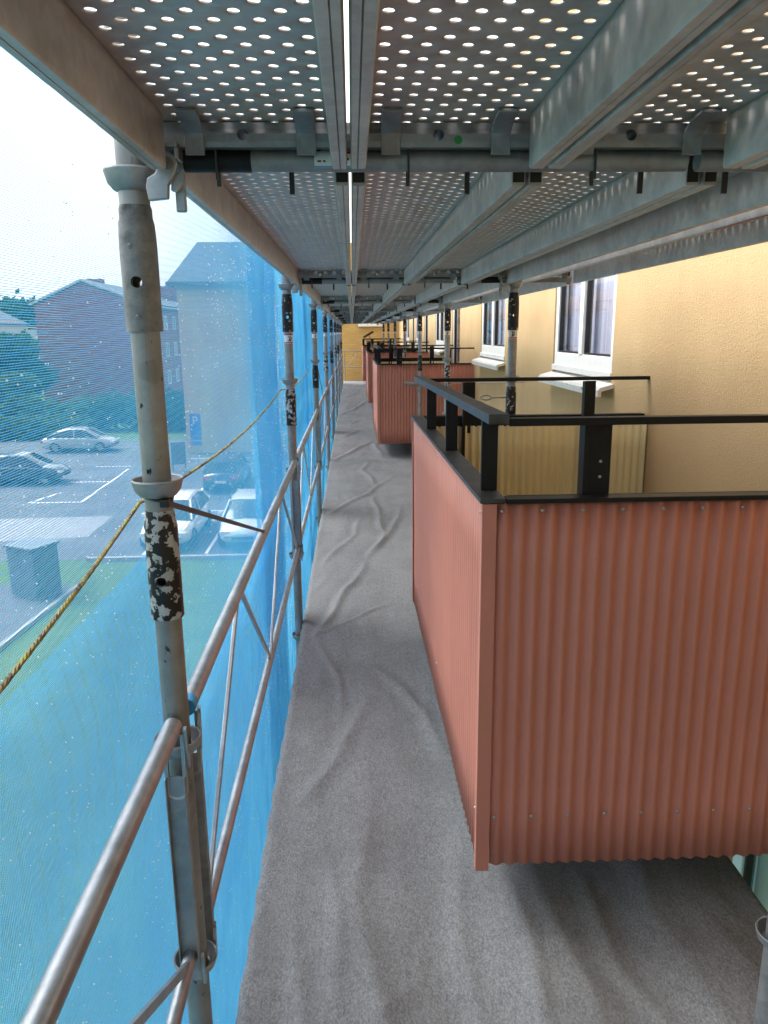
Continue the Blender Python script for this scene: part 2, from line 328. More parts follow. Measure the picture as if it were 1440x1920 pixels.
ys = np.concatenate([np.arange(-9, -.4, .2), np.arange(-.4, 5, .018), np.arange(5, 12, .035), np.arange(12, 26.81, .08)])
X, Y = np.meshgrid(xs, ys)
H = .014*np.sin(X*13+.9*np.sin(Y*1.1)+.4*Y)*np.clip((3.6-Y)/2, 0, 1) + .003*np.sin(X*9+np.sin(Y*1.3)*1.5)*np.sin(Y*2.1+X*3) + .002*np.sin(X*23+Y*4.1)*np.sin(Y*6.3-X*11)
for pts, w, h in FOLDS:
    D = np.full(X.shape, 9.)
    T = np.zeros(X.shape); tot = len(pts)-1
    for i in range(tot):
        (ax, ay), (bx, by) = pts[i], pts[i+1]; dx, dy = bx-ax, by-ay; l2 = dx*dx+dy*dy
        t = np.clip(((X-ax)*dx+(Y-ay)*dy)/l2, 0, 1)
        wob = .012*np.sin(Y*7+i)
        d = np.hypot(X-ax-t*dx+wob, (Y-ay-t*dy)*.8); better = d < D; D = np.where(better, d, D); T = np.where(better, (i+t)/tot, T)
    fade = np.clip(np.minimum(T*5+.35, (1-T)*2.5+.1), 0, 1)
    near = np.where(Y < 3.4, 1.35, 1.1)
    H += h*1.3*near*fade*(np.exp(-np.sqrt((D/(.55*w))**2+.06)) - .22*np.exp(-((D-1.5*w)/(.9*w))**2))
for ysm in (6.95, 12.1, 17.6): H += .0035*(np.tanh((Y-ysm-.05*np.sin(X*5))/.012)-1)*.5*np.exp(-((Y-ysm)/1.2)**2)
H += .0016*np.sin(X*61+6*np.sin(Y*3.3))*np.clip(np.sin(Y*1.9+X*4), 0, 1)*np.clip(np.sin(Y*5.1-X*7), 0, 1)
edge = .003*np.sin(Y[:, 0]*3.3)*np.sin(Y[:, 0]*1.7)+.0025*np.sin(Y[:, 0]*37)
X2 = X.copy(); X2[:, :6] += np.outer(edge, np.linspace(1, 0, 6))
H[:, 0] -= .014; H[:, -1] -= .014
ny, nx = X.shape; V = np.stack([X2, Y, H], -1).reshape(-1, 3)
ii = (np.arange(ny-1)[:, None]*nx+np.arange(nx-1)[None]).ravel(); F = np.stack([ii, ii+1, ii+nx+1, ii+nx], -1)
tag(link('walkway', npmesh('walkway', V, F, 'grey_felt', True)), kind='structure')

# ------------------------------------------------------------------ facade with windows
fac = empty('apartment_building', (XW, 0, GZ), label='ochre yellow stucco facade beside the red balconies', cat='building')
openings = []     # (y0,y1,z0,z1)
WIN = [(4.72, 6.14, 1.30, 2.66), (8.12, 9.66, 1.30, 2.66), (13.55, 15.0, 1.30, 2.66), (18.5, 19.6, 1.30, 2.66), (21.9, 23.2, 1.30, 2.66)]
DOOR = [(11.55, 12.42, .34, 2.62), (16.45, 17.25, .34, 2.62), (20.1, 20.8, .34, 2.62), (1.90, 2.64, .34, 2.62)]
LOW = [(1.0, 2.80, -2.35, -.28)]
openings = WIN+DOOR+LOW
yb = sorted({-14., YEND+.4, *[v for o in openings for v in o[:2]]}); zb = sorted({GZ, 4.2, *[v for o in openings for v in o[2:]]})
wm = MB()
def hole(y, z): return any(o[0] < y < o[1] and o[2] < z < o[3] for o in openings)
for i in range(len(yb)-1):          # merge columns of solid cells
    j = 0
    while j < len(zb)-1:
        if hole((yb[i]+yb[i+1])/2, (zb[j]+zb[j+1])/2): j += 1; continue
        k = j
        while k < len(zb)-1 and not hole((yb[i]+yb[i+1])/2, (zb[k]+zb[k+1])/2): k += 1
        wm.box(0, .32, yb[i], yb[i+1], zb[j]-GZ, zb[k]-GZ); j = k
wm.build('wall', 'yellow_stucco', fac, ang=0)
def window(y0, y1, z0, z1, sill=True, muntin=.5, curtain='lilac_curtain'):
    z0 -= GZ; z1 -= GZ; fr = MB(); d0, d1 = .012, .085; t = .075
    g0, g1 = (z0+.10 if sill else z0), z1
    fr.box(d0, d1, y0, y0+t, g0, g1); fr.box(d0, d1, y1-t, y1, g0, g1); fr.box(d0, d1, y0+t, y1-t, g1-t, g1); fr.box(d0, d1, y0+t, y1-t, g0, g0+t*1.25)
    w = fr.build('window', 'white_frame', fac, ang=0, bevel=.004)
    ym = y0+(y1-y0)*(muntin or .5); ms = MB()
    if muntin: ms.box(d0-.008, d1-.01, ym-.04, ym+.04, g0+t*1.25, g1-t); ms.build('mullion', 'white_frame', w, ang=0, bevel=.003)
    for a, b in ([(y0+t, ym-.04), (ym+.04, y1-t)] if muntin else [(y0+t, y1-t)]):
        gs = MB()       # dark gasket frame round each pane
        gz0, gz1 = g0+t*1.25, g1-t
        gs.box(d0+.012, d1-.02, a, a+.014, gz0, gz1); gs.box(d0+.012, d1-.02, b-.014, b, gz0, gz1); gs.box(d0+.012, d1-.02, a+.014, b-.014, gz0, gz0+.014); gs.box(d0+.012, d1-.02, a+.014, b-.014, gz1-.014, gz1)
        gs.build('gasket', 'black_plastic', w, ang=0)
        link('pane', npmesh('pane', [(d0+.028, a+.01, gz0+.01), (d0+.028, a+.01, gz1-.01), (d0+.028, b-.01, gz1-.01), (d0+.028, b-.01, gz0+.01)], [(0, 1, 2, 3)], 'window_glass'), w)
        c = MB(); n = 40; pts = [(d1+.025+.007*math.sin(k*1.7)+.005*math.sin(k*.6), a-.03+(b-a+.06)*k/n) for k in range(n+1)]
        c.add([(x, y, z) for x, y in pts for z in (g0+.05, g1)], [(2*k, 2*k+2, 2*k+3, 2*k+1) for k in range(n)]); c.build('curtain', curtain, w)
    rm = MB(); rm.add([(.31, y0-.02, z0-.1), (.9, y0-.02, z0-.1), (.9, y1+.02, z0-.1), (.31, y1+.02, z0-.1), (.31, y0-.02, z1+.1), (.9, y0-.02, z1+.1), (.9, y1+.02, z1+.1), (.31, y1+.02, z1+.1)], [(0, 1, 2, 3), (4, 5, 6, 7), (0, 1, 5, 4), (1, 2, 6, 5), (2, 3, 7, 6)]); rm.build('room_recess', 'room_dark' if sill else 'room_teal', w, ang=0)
    if sill:
        s = MB(); s.prism([(-.10, z0-.045), (-.10, z0-.005), (-.085, z0+.012), (.08, z0+.055), (.08, z0+.03), (-.078, z0-.012), (-.078, z0-.045)], 'y', y0-.06, y1+.06)
        s.build('sill', 'white_sill', w, ang=20)
        s = MB(); s.box(d0-.02, d1, y0, y1, z0+.056, z0+.10); s.build('sill_board', 'white_frame', w, ang=0, bevel=.003)
for o in WIN: window(*o)
for yc, w2, hh in ((4.98, .035, .022), (5.35, .012, .012), (5.72, .018, .01)):
    m = MB(); m.prism([(yc-w2, 1.296-GZ), (yc+w2, 1.296-GZ), (yc+w2*.3, 1.296-hh-GZ), (yc-w2*.4, 1.296-hh*.8-GZ)], 'x', -.1012, -.099); m.build('paint_chip', 'concrete', fac, ang=0)
for o in DOOR: window(*o, sill=False, muntin=None)
window(*LOW[0], sill=False, muntin=.45, curtain='blind_beige')
# end wall of yellow brick across the walkway
ew = empty('brick_building', (0, YEND, GZ), label='yellow brick wall closing the far end of the walkway', cat='building')
m = MB(); m.box(-.42, XW-.003, 0, 6, 0, 10); m.build('wall', 'yellow_brick', ew, ang=0)
cs = MB(); cs.prism([(-.16, 1.85), (-.15, 1.92), (-.11, 1.965), (0, 1.98), (0, 1.84), (-.13, 1.835)], 'x', .22, 1.05)
o = cs.build('awning_cassette', 'white_frame', None, (0, YEND, 0), ang=30); tag(o, 'long white rounded box fixed high on the yellow brick end wall', 'box')

# ------------------------------------------------------------------ balconies
def corrug(length, h, pitch=.04, amp=.0054, n=10, t=.0012):
    """corrugated sheet in local x (length) / y (depth) / z"""
    m = int(length/pitch*n); b = MB(); vs = []; nz = 6; ph = length*7.1
    for i in range(m+1):
        x = length*i/m
        for k in range(nz+1):
            z = h*k/nz; dent = .0014*math.sin(x*2.3+z*3+ph)*math.sin(z*2.1+ph)+.0007*math.sin(x*9+z*5)
            vs.append((x, amp*math.cos(2*math.pi*x/pitch)+dent, z))
    fs = [(i*(nz+1)+k, (i+1)*(nz+1)+k, (i+1)*(nz+1)+k+1, i*(nz+1)+k+1) for i in range(m) for k in range(nz)]
    return b.add(vs, fs)
DEPTH = XW-.333; BL = 2.27; CH = 1.05
def make_balcony():
    r = empty('balcony', (0, 0, 0))
    s = MB(); s.box(.03, DEPTH-.004, .03, BL-.03, .03, .20); s.build('floor_slab', 'concrete', r, ang=0)
    def panel(name, b, mat, loc, rz):
        o = b.build(name, mat, r, loc, ang=80); o.rotation_euler.z = rz
        md = o.modifiers.new('s', 'SOLIDIFY'); md.thickness = .0015
    panel('front_cladding', corrug(BL-.05, CH), 'terracotta_sheet', (0, BL-.025, 0), R(-90))       # faces the walkway
    panel('side_cladding', corrug(DEPTH-.03, CH), 'terracotta_sheet', (.03, 0, 0), 0)
    panel('side_cladding', corrug(DEPTH-.03, CH), 'terracotta_sheet', (.03, BL, 0), 0)
    panel('front_lining', corrug(BL-.12, CH-.24), 'ochre_sheet', (.045, BL-.06, .2), R(-90))
    panel('side_lining', corrug(DEPTH-.06, CH-.24), 'ochre_sheet', (.055, .045, .2), 0)
    panel('side_lining', corrug(DEPTH-.06, CH-.24), 'ochre_sheet', (.055, BL-.045, .2), 0)
    for y0 in (-.012, BL-.013):
        t = MB(); t.prism([(-.012, y0), (.026, y0), (.026, y0+.004), (-.008, y0+.004), (-.008, y0+.025), (-.012, y0+.025)] if y0 < 0 else [(-.012, y0), (-.008, y0), (-.008, y0+.021), (.026, y0+.021), (.026, y0+.025), (-.012, y0+.025)], 'z', -.012, CH+.002)
        t.build('corner_trim', 'terracotta_sheet', r, ang=0, bevel=.0012)
    c = MB(); c.box(-.018, .048, -.016, BL+.016, CH+.004, CH+.016); c.box(.046, .056, .04, BL-.04, CH-.04, CH+.004); c.build('front_cap', 'cap_metal', r, ang=0, bevel=.002)
    for y0 in (0, BL):
        sg = 1 if y0 == 0 else -1
        c = MB(); a, b_ = sorted((y0-.016*sg, y0+.03*sg)); c.box(.050, DEPTH-.02, a, b_, CH+.002, CH+.014)
        a, b_ = sorted((y0+.032*sg, y0+.042*sg)); c.box(.06, DEPTH-.02, a, b_, CH-.045, CH+.014); c.build('side_cap', 'black_metal', r, ang=0, bevel=.0015)
    # uprights
    for y in (.10, .87, 1.58):
        u = MB(); u.box(.002, .045, y-.006, y+.008, CH+.017, 1.252); u.build('post', 'black_metal', r, ang=0, bevel=.0015)
    for y0 in (.035, BL-.035):
        sg = 1 if y0 < 1 else -1
        for x in (.27, .93):
            u = MB(); u.box(x, x+.057, min(y0, y0+.008*sg), max(y0, y0+.008*sg), CH-.08, 1.245); u.box(x-.014, x, min(y0-.002*sg, y0+.045*sg), max(y0-.002*sg, y0+.045*sg), .2, 1.244)
            p = u.build('post', 'black_metal', r, ang=0, bevel=.001)
            for z in (CH-.03, CH+.10, CH+.06):
                sc = MB(); sc.tube([(x+.03, y0-.003*sg, z), (x+.03, y0+.002*sg, z)], .004, 8); sc.build('screw', 'cast_steel', p)
    t = MB(); t.box(0, .052, -.012, BL+.012, 1.253, 1.278); t.build('top_rail', 'cap_metal', r, ang=0, bevel=.002)
    for y0 in (0, BL):
        t = MB(); t.box(.054, DEPTH+.03 if y0 else DEPTH-.004, y0+(-.006 if not y0 else -.034), y0+(.034 if not y0 else .006), 1.247, 1.266); t.build('side_rail', 'black_metal', r, ang=0, bevel=.0015)
    sm = MB(); sm.lathe([(0, .003), (.003, .0028), (.0052, .001), (.0055, 0), (0, 0)], 8, close=False); sme = sm.mesh('screw', 'cast_steel')
    for z in (.155, CH-.018):
        for k in range(12):
            x = .04+k*.104
            if x > DEPTH-.03: break
            o = link('screw', sme, r, (x, -.0075, z)); o.rotation_euler.x = R(90)
    for z in (.155, CH-.03):
        for k in (0, 5, 10):
            o = link('screw', sme, r, (-.0075, .04+k*.2, z)); o.rotation_euler.y = R(-90)
    return r
bal = make_balcony()
BY = [1.835, 10.14, 16.2, 23.6]
for i, y in enumerate(BY):
    o = bal if i == 0 else copy_tree(bal)
    o.location = (.333, y, .185); o.rotation_euler.x = R(-.9) if i == 0 else 0
    tag(o, ['large red corrugated balcony closest to the window with the chipped sill', 'red corrugated balcony behind the short stub tube on the inner post', 'red corrugated balcony with the broom leaning on it', 'last red corrugated balcony before the yellow brick end wall'][i], 'balcony', 'red balconies along the facade')

# ------------------------------------------------------------------ scaffold posts
def hollow(prof_out, ri, n=32):
    z0, z1 = prof_out[0][1], prof_out[-1][1]; b = MB(); b.lathe(prof_out+[(ri, z1), (ri, z0)], n); return b
def ycyl(r, z, x=0):
    b = MB(); b.tube([(x, -.2, z), (x, .2, z)], r, 20); return b.mesh('c', 'ink_black', 0)
RT_ = .0242
tube_me = cut(hollow([(RT_, -1.6), (RT_, 2.9)], .0205).mesh('tube', 'post_steel', 0), [ycyl(.0088, 1.745), ycyl(.0088, 1.235)])
up_me = cut(hollow([(RT_+.0006, 1.864), (.0262, 1.858), (.0262, 1.846), (.0285, 1.836), (.0297, 1.815), (.0300, 1.80), (.0296, 1.667)], RT_+.0003).mesh('upper_sleeve', 'stained_steel', 0), [ycyl(.0092, 1.745)])
lo_me = cut(hollow([(RT_+.0006, 1.362), (.0258, 1.356), (.0268, 1.342), (.0290, 1.333), (.0294, 1.162)], RT_+.0003).mesh('lower_sleeve', 'flaked_black_paint', 0), [ycyl(.0092, 1.235)])
cup = MB(); cup.lathe([(RT_+.0003, -.030), (.031, -.028), (.0395, -.018), (.0435, -.004), (.0447, .0), (.0435, .003), (.0405, .002), (.037, -.012), (.030, -.021), (RT_+.0003, -.022)], 32)
cup_me = cup.mesh('cup', 'galvanized_steel')
def variant(me, mat):
    m = me.copy(); m.materials.clear(); m.materials.append(MATS[mat]); return m
up_blk, lo_blk, lo_chip = variant(up_me, 'black_paint_chipped'), variant(lo_me, 'black_paint_chipped'), variant(lo_me, 'flaked_black_paint')
tube_plain = variant(tube_me, 'galvanized_steel')
def arc_patch(a0, a1, z0, z1, r, n=10):
    b = MB(); vs = []
    for k in range(n+1):
        an = a0+(a1-a0)*k/n; vs += [(r*math.cos(an), r*math.sin(an), z0), (r*math.cos(an), r*math.sin(an), z1)]
    return b.add(vs, [(2*k, 2*k+2, 2*k+3, 2*k+1) for k in range(n)])
def sticker(parent, a, z):
    w = 1.25
    s = arc_patch(a-w, a+w, z, z+.062, RT_+.0006).build('sticker', 'sticker_white', parent)
    for zz in (z+.007, z+.050): arc_patch(a-w, a+w, zz, zz+.006, RT_+.0011).build('sticker_stripe', 'sticker_red', s)
    arc_patch(a-w, a+w, z+.001, z+.004, RT_+.0011).build('sticker_edge', 'ink_black', s); arc_patch(a-w, a+w, z+.058, z+.061, RT_+.0011).build('sticker_edge', 'ink_black', s)
    g = MB()
    for (u0, v0, u1, v1) in [(-.10, .016, .22, .030), (.22, .030, -.06, .045), (.30, .020, .52, .034), (.52, .034, .26, .044), (.02, .03, .30, .018)]:
        q = [(u0, v0), (u1, v1)]; du, dv = u1-u0, v1-v0; nl = math.hypot(du*.024, dv); pu, pv = -dv/nl*.0022/.024, du*.024/nl*.0022
        pts = [(u0+pu, v0+pv), (u1+pu, v1+pv), (u1-pu, v1-pv), (u0-pu, v0-pv)]; r = RT_+.0013
        g.add([(r*math.cos(a+u), r*math.sin(a+u), z+v) for u, v in pts], [(0, 1, 2, 3)])
    g.build('sticker_mark', 'ink_black', s)
def make_post(i, x, y, left, first=False):
    r = empty('scaffold_post', (x, y, 0))
    link('tube', tube_me if first else tube_plain, r); link('sleeve', up_me if first else up_blk, r); link('sleeve', lo_me if first else (lo_chip if i % 2 else lo_blk), r)
    for z in (1.915, 1.415, .915, .415, -.085):
        link('cup', cup_me, r, (0, 0, z))
    if first:
        for z, aa in ((1.80, -1.75), (1.69, -1.6)):
            d = MB(); d.lathe([(0, .0015), (.003, .0012), (.005, -.0008), (0, -.001)], 10, close=False); dd = d.build('dimple', 'stained_steel', r, (.0298*math.cos(aa), .0298*math.sin(aa), z)); dd.rotation_euler = (R(90), 0, aa+R(90))
    else: sticker(r, R(-78) if left else R(-110), 1.60 if left else 1.615)
    return r
for i in range(9):
    p = make_post(i, XL, PY[i], True, i == 0)
    tag(p, 'galvanized scaffold post with peeling black sleeve and a black strap round it' if i == 0 else (['', 'scaffold post with black sleeves and red striped sticker where the rope ends its first sag', 'scaffold post by the blue net with a second black strap tied round it'][i] if i < 3 else 'distant scaffold post standing against the blue net'), 'scaffold post', 'scaffold posts along the net')
for i in range(8):
    p = make_post(i+1, XR, PY[i], False)
    tag(p, ['inner scaffold post beside the near end of the first red balcony', 'inner scaffold post in front of the facade between first balcony and window', 'inner scaffold post with a tie rod reaching to the facade', 'inner scaffold post carrying a short horizontal stub tube'][i] if i < 4 else 'distant inner scaffold post by the yellow facade', 'scaffold post', 'inner scaffold posts by the facade')

# ------------------------------------------------------------------ guard rails on the net side
def make_guard(xo):
    r = empty('guard_rail', (0, 0, 0)); zt, zl = .958, .458; a, b = .045, L-.045
    m = MB(); m.tube([(xo, a-.01, zt), (xo, b+.01, zt)], .0172, 16); m.build('top_rail', 'rail_steel', r)
    m = MB(); m.tube([(xo, a, zl), (xo, b, zl)], .0140, 14); m.build('bottom_rail', 'rail_steel', r)
    for k, y in enumerate((a-.004, b+.004)):
        m = MB(); sg = 1 if k == 0 else -1
        m.box(xo-.019, xo+.019, y-.0025, y+.0025, zl-.06, zt-.10); m.box(xo-.019, xo-.0165, y, y+.014*sg, zl-.03, zt-.10) if sg > 0 else m.box(xo-.019, xo-.0165, y-.014, y, zl-.03, zt-.10)
        m.box(xo+.0165, xo+.019, min(y, y+.014*sg), max(y, y+.014*sg), zl-.03, zt-.10)
        e = m.build('end_plate', 'galvanized_steel', r, ang=0, bevel=.001)
        h = MB()      # slotted hook loop that drops into the cup
        for dx in (-.0165, .0165): h.box(xo+dx-.0035, xo+dx+.0035, y-.004, y+.004, zt-.135, zt-.012)
        h.tube([(xo-.0165, y, zt-.13)]+[(xo-.0165*math.cos(t), y, zt-.135-.012*math.sin(t)) for t in np.linspace(0, math.pi, 8)]+[(xo+.0165, y, zt-.13)], .0042, 8)
        h.build('hook_loop', 'cast_steel', e)
        h = MB(); h.prism([(y-.002, zt-.005), (y+.004, zt-.0), (y-.012*sg, zt-.04), (y-.016*sg, zt-.085), (y-.006*sg, zt-.088), (y, zt-.05)], 'x', xo+.019, xo+.025); h.build('hook', 'cast_steel', e, ang=0)
        h = MB(); h.prism([(y-.002, zl-.005), (y+.004, zl), (y-.012*sg, zl-.03), (y-.016*sg, zl-.075), (y-.006*sg, zl-.078), (y, zl-.05)], 'x', xo+.019, xo+.025); h.build('hook', 'cast_steel', e, ang=0)
    T = [.725, 2.04]; M = [a+.02, 1.365, b-.02]
    for k, (t_, m_) in enumerate(((T[0], M[0]), (T[0], M[1]), (T[1], M[1]), (T[1], M[2]))):
        s = MB(); off = .02 if m_ > t_ else -.02
        s.bar((xo, t_+off, zt-.008), (xo, m_+(-off*.6), zl+.006), .018, .009, (1, 0, 0)); s.build('strut', 'rail_steel', r, ang=0, bevel=.001)
    c = MB(); c.tube([(xo, a-.011, zt), (xo, a+.016, zt)], .0176, 16); c.build('tape_band', 'sticker_blue', r)
    return r
g = make_guard(.008)
GL = ['lattice steel guard rail reaching from the peeling post back past the lawn side', 'lattice steel guard rail that the black strap is tied to', 'lattice steel guard rail beyond the second post by the blue net']
for i in range(-1, 8):
    o = g if i == -1 else copy_tree(g)
    o.location = (XL+(-.006 if i == -1 else .004), Y1+L*i, 0)
    tag(o, GL[i+1] if i < 2 else 'distant lattice guard rail along the blue net', 'guard rail', 'lattice guard rails along the net')

# ------------------------------------------------------------------ transoms
def make_transom():
    r = empty('transom', (0, 0, 0))
    m = MB(); m.tube([(XL+.05, 0, 1.931), (.55, 0, 1.931)], .0165, 18); m.tube([(.57, 0, 1.931), (XR-.03, 0, 1.931)], .0165, 18); m.build('tube', 'old_steel', r)
    m = MB(); m.tube([(XR+.03, 0, 1.931), (1.19, 0, 1.931)], .0165, 14); m.build('bracket_tube', 'old_steel', r)
    m = MB(); m.prism([(-.030, 1.945), (-.033, 1.952), (-.033, 1.964), (-.028, 1.972), (-.028, 1.981), (.03, 1.981), (.03, 1.945)], 'x', XL+.055, XR-.03)
    me = cut(m.mesh('profile', 'old_steel', 0), [ycyl(.0085, 1.9625, x) for x in (-.164, .141, .447, .72)]); link('top_profile', me, r)
    for xa, xb in ((-.262, -.155), (.70, .80)): m = MB(); m.tube([(xa, 0, 1.931), (xb, 0, 1.931)], .0169, 18); m.build('painted_band', 'black_metal', r)
    for x in (-.209, .095, .396): 
        b = MB(); b.prism([(-.004, 1.944), (.004, 1.944), (.004, 1.905), (.001, 1.893), (-.003, 1.893)], 'x', x-.003, x+.003); b.bar((x, -.018, 1.945), (x, -.018, 1.90), .006, .003); b.build('pin', 'cap_metal', r, ang=0)
    for x in (-.094, .195, .486, .63): b = MB(); b.box(x-.004, x+.004, .02, .026, 1.885, 1.93); b.build('pin', 'black_plastic', r, ang=0)
    for x, s in ((XL, 1), (XR, -1)):
        hd = MB(); px = lambda u: x+s*u
        hd.prism([(px(.052), 1.932), (px(.066), 1.937), (px(.079), 1.930), (px(.082), 1.918), (px(.077), 1.905), (px(.066), 1.888), (px(.064), 1.868), (px(.034), 1.865), (px(.031), 1.885), (px(.034), 1.898), (px(.047), 1.905), (px(.050), 1.915)], 'y', -.047, -.034)
        h = hd.build('locking_head', 'cast_steel', r, ang=0, bevel=.002)
        q = MB(); q.box(*sorted((px(.036), px(.084))), -.052, .01, 1.941, 1.949); q.box(*sorted((px(.036), px(.046))), -.052, .01, 1.933, 1.941); q.box(*sorted((px(.079), px(.085))), -.05, .01, 1.925, 1.941); q.build('head_clamp', 'cast_steel', h, ang=0, bevel=.0015)
        q = MB(); q.tube([(px(.066), -.0335, 1.919), (px(.066), -.052, 1.919)], .0092, 16); q.tube([(px(.066), -.052, 1.919), (px(.066), -.057, 1.919)], .0050, 6); q.build('bolt', 'stained_steel', h)
        q = MB(); q.prism([(px(.068), 1.90), (px(.087), 1.915), (px(.086), 1.892), (px(.076), 1.880), (px(.066), 1.882)], 'y', -.033, -.020); q.build('lever', 'cast_steel', h, ang=0, bevel=.002)
        q = MB(); q.box(*sorted((px(.069), px(.086))), -.018, -.010, 1.852, 1.905); q.build('lever_tail', 'cast_steel', h, ang=0, bevel=.003)
    return r
tr = make_transom()
for i in range(9):
    o = tr if i == 0 else copy_tree(tr)
    o.location = (0, PY[i], 0)
    tag(o, 'steel transom under the deck with stamped number, green dot and white sticker' if i == 0 else 'steel cross transom carrying the overhead deck planks further along', 'transom', 'transoms under the overhead deck')
t0 = [c for c in tr.children]
# stickers and stamped number on the first transom only
d = MB(); d.tube([(.172, -.0333, 1.955), (.172, -.0338, 1.955)], .0065, 20); d.build('green_dot', 'sticker_green', tr)
st = MB(); st.add([(-.055, .0168*math.sin(t)*-1, 1.931+.0168*math.cos(t)) if e == 0 else (.026, -.0168*math.sin(t), 1.931+.0168*math.cos(t)) for t in np.linspace(.5, 2.4, 9) for e in (0, 1)], [(2*k, 2*k+2, 2*k+3, 2*k+1) for k in range(8)])
sk = st.build('sticker', 'sticker_white', tr)
for (u0, u1, t0_, t1_, mt) in ((-.055, .026, 2.2, 2.36, 'sticker_blue'), (-.012, .004, .85, 1.1, 'sticker_red'), (-.05, -.044, 1.7, 1.85, 'ink_black'), (-.041, -.037, 1.7, 1.85, 'ink_black'), (-.009, -.006, 1.5, 1.7, 'ink_black'), (-.003, .0, 1.5, 1.7, 'ink_black'), (-.052, -.045, .6, .8, 'ink_black')):
    q = MB(); q.add([(u, -.0172*math.sin(t), 1.931+.0172*math.cos(t)) for t in np.linspace(t0_, t1_, 4) for u in (u0, u1)], [(2*k, 2*k+2, 2*k+3, 2*k+1) for k in range(3)]); q.build('sticker_print', mt, sk)
tc = bpy.data.curves.new('stamp', 'FONT'); tc.body = 'LB17231'; tc.size = .016; tc.extrude = .0004
to = bpy.data.objects.new('stamp', tc); COL.objects.link(to); dg = bpy.context.evaluated_depsgraph_get()
tm = bpy.data.meshes.new_from_object(to.evaluated_get(dg)); bpy.data.objects.remove(to); tm.materials.clear(); tm.materials.append(MATS['galvanized_steel'])
o = link('stamped_number', tm, tr, (-.238, -.0334, 1.9515)); o.rotation_euler = (R(90), 0, 0)

# ------------------------------------------------------------------ overhead deck planks
PZ, PB = 1.983, 1.906                     # plate underside, beam bottom
def plate_mesh(width, length):
    cw, rw = .048, .0235; nc = int((width-.05)/cw); x0 = -nc*cw/2; nr = int(length/rw); rw = length/nr; y0 = -length/2
    r0, r1, hh, n = .0066, .0096, .0040, 8
    V = []; F = []
    def quad(a, b, c, d):
        o = len(V); V.extend([(a[0], a[1], 0), (b[0], b[1], 0), (c[0], c[1], 0), (d[0], d[1], 0)]); F.append((o, o+1, o+2, o+3))
    for j in range(nr):
        ya, yb_ = y0+j*rw, y0+(j+1)*rw; off = cw/4 if j % 2 else -cw/4
        quad((-width/2, ya), (x0+off, ya), (x0+off, yb_), (-width/2, yb_)); quad((x0+nc*cw+off, ya), (width/2, ya), (width/2, yb_), (x0+nc*cw+off, yb_))
        for i in range(nc):
            cx, cyy = x0+off+(i+.5)*cw, (ya+yb_)/2; o = len(V)
            hx, hy = cw/2, rw/2
            outer = [(hx, 0), (hx, hy), (0, hy), (-hx, hy), (-hx, 0), (-hx, -hy), (0, -hy), (hx, -hy)]
            V.extend([(cx+a, cyy+b, 0) for a, b in outer])
            for rr, z in ((r0+.0030, 0), (r0, .0010), (r1, hh)):
                V.extend([(cx+rr*math.cos(k*math.pi/4), cyy+rr*math.sin(k*math.pi/4), z) for k in range(n)])
            for lvl in range(3):
                for k in range(n):
                    k2 = (k+1) % n; F.append((o+lvl*n+k, o+lvl*n+k2, o+(lvl+1)*n+k2, o+(lvl+1)*n+k))
    return npmesh('perforated_plate', V, F, 'plank_steel')
def make_plank(width):
    r = empty('deck_plank'); ln = L-.13; w2 = width/2
    link('perforated_plate', plate_mesh(width-.003, L-.001), r, (0, 0, PZ))
    for s in (-1, 1):
        m = MB(); o_, i_ = s*w2, s*(w2-.0235); mid = s*(w2-.0105)
        pts = [(o_, PZ-.004), (o_, PB+.004), (s*(w2-.002), PB), (s*(w2-.0095), PB), (mid, PB+.0025), (s*(w2-.0115), PB), (s*(w2-.0215), PB), (i_, PB+.004), (i_, PZ-.001), (s*(w2-.0225), PZ-.001)]
        m.prism(pts, 'y', -ln/2, ln/2); b = m.build('side_beam', 'plank_steel', r, ang=50)
        for e in (-1, 1):
            c = MB(); a0, a1 = sorted((i_+.002*s, o_-.002*s)); e0, e1 = sorted((e*(ln/2-.002), e*(ln/2+.001))); c.box(a0, a1, e0, e1, PB+.005, PZ-.006); c.build('end_opening', 'black_plastic', b, ang=0)
    for e in (-1, 1):
        for x in (-.086, .086):
            if width < .27: x *= .8
            ye = e*ln/2; h = MB(); pr = [(ye-e*.035, PZ-.001), (ye+e*.002, PZ-.004), (ye+e*.024, PZ-.016), (ye+e*.031, PZ-.030), (ye+e*.031, PB+.026)]
            th = [(p[0], p[1]-.005) if k < 3 else (p[0]-e*.005, p[1]) for k, p in enumerate(pr)]
            h.prism(pr+th[::-1], 'x', x-.015, x+.015); h.build('hook', 'old_steel', r, ang=50, bevel=.0008)
    return r
wide, narrow = make_plank(.298), make_plank(.238)
PL = [(-.1515, wide, 'perforated steel plank overhead, nearest the blue net'), (.1525, wide, 'perforated steel plank overhead, next to the bright slot'), (.4565, wide, 'perforated steel plank overhead, third from the blue net'), (.732, narrow, 'narrow perforated steel plank overhead, beside the inner posts'), (1.058, wide, 'perforated steel plank overhead, nearest the yellow facade')]
used = set()
for i in range(-2, 8):
    for k, (x, src, lab) in enumerate(PL):
        o = src if id(src) not in used else copy_tree(src); used.add(id(src))
        yc = Y1+L*(i+.5)
        o.location = (x+(.001*math.sin(i*2.3+k) if k in (1, 2) else 0)+(.002 if i > -1 and k == 0 else 0), yc+.004*math.sin(i*3+k), 0); tag(o, lab+(', before the stamped transom' if i < 0 else ', just beyond the stamped transom' if i == 0 else ', in the distant bays'), 'deck plank', 'perforated planks of the overhead deck')
        if i == 0 and k == 4: q = MB(); q.bar((-.137, -1.05, PB-.0006), (-.137, -.78, PB-.0006), .008, .0008); q.build('red_mark', 'sticker_red', o, ang=0)

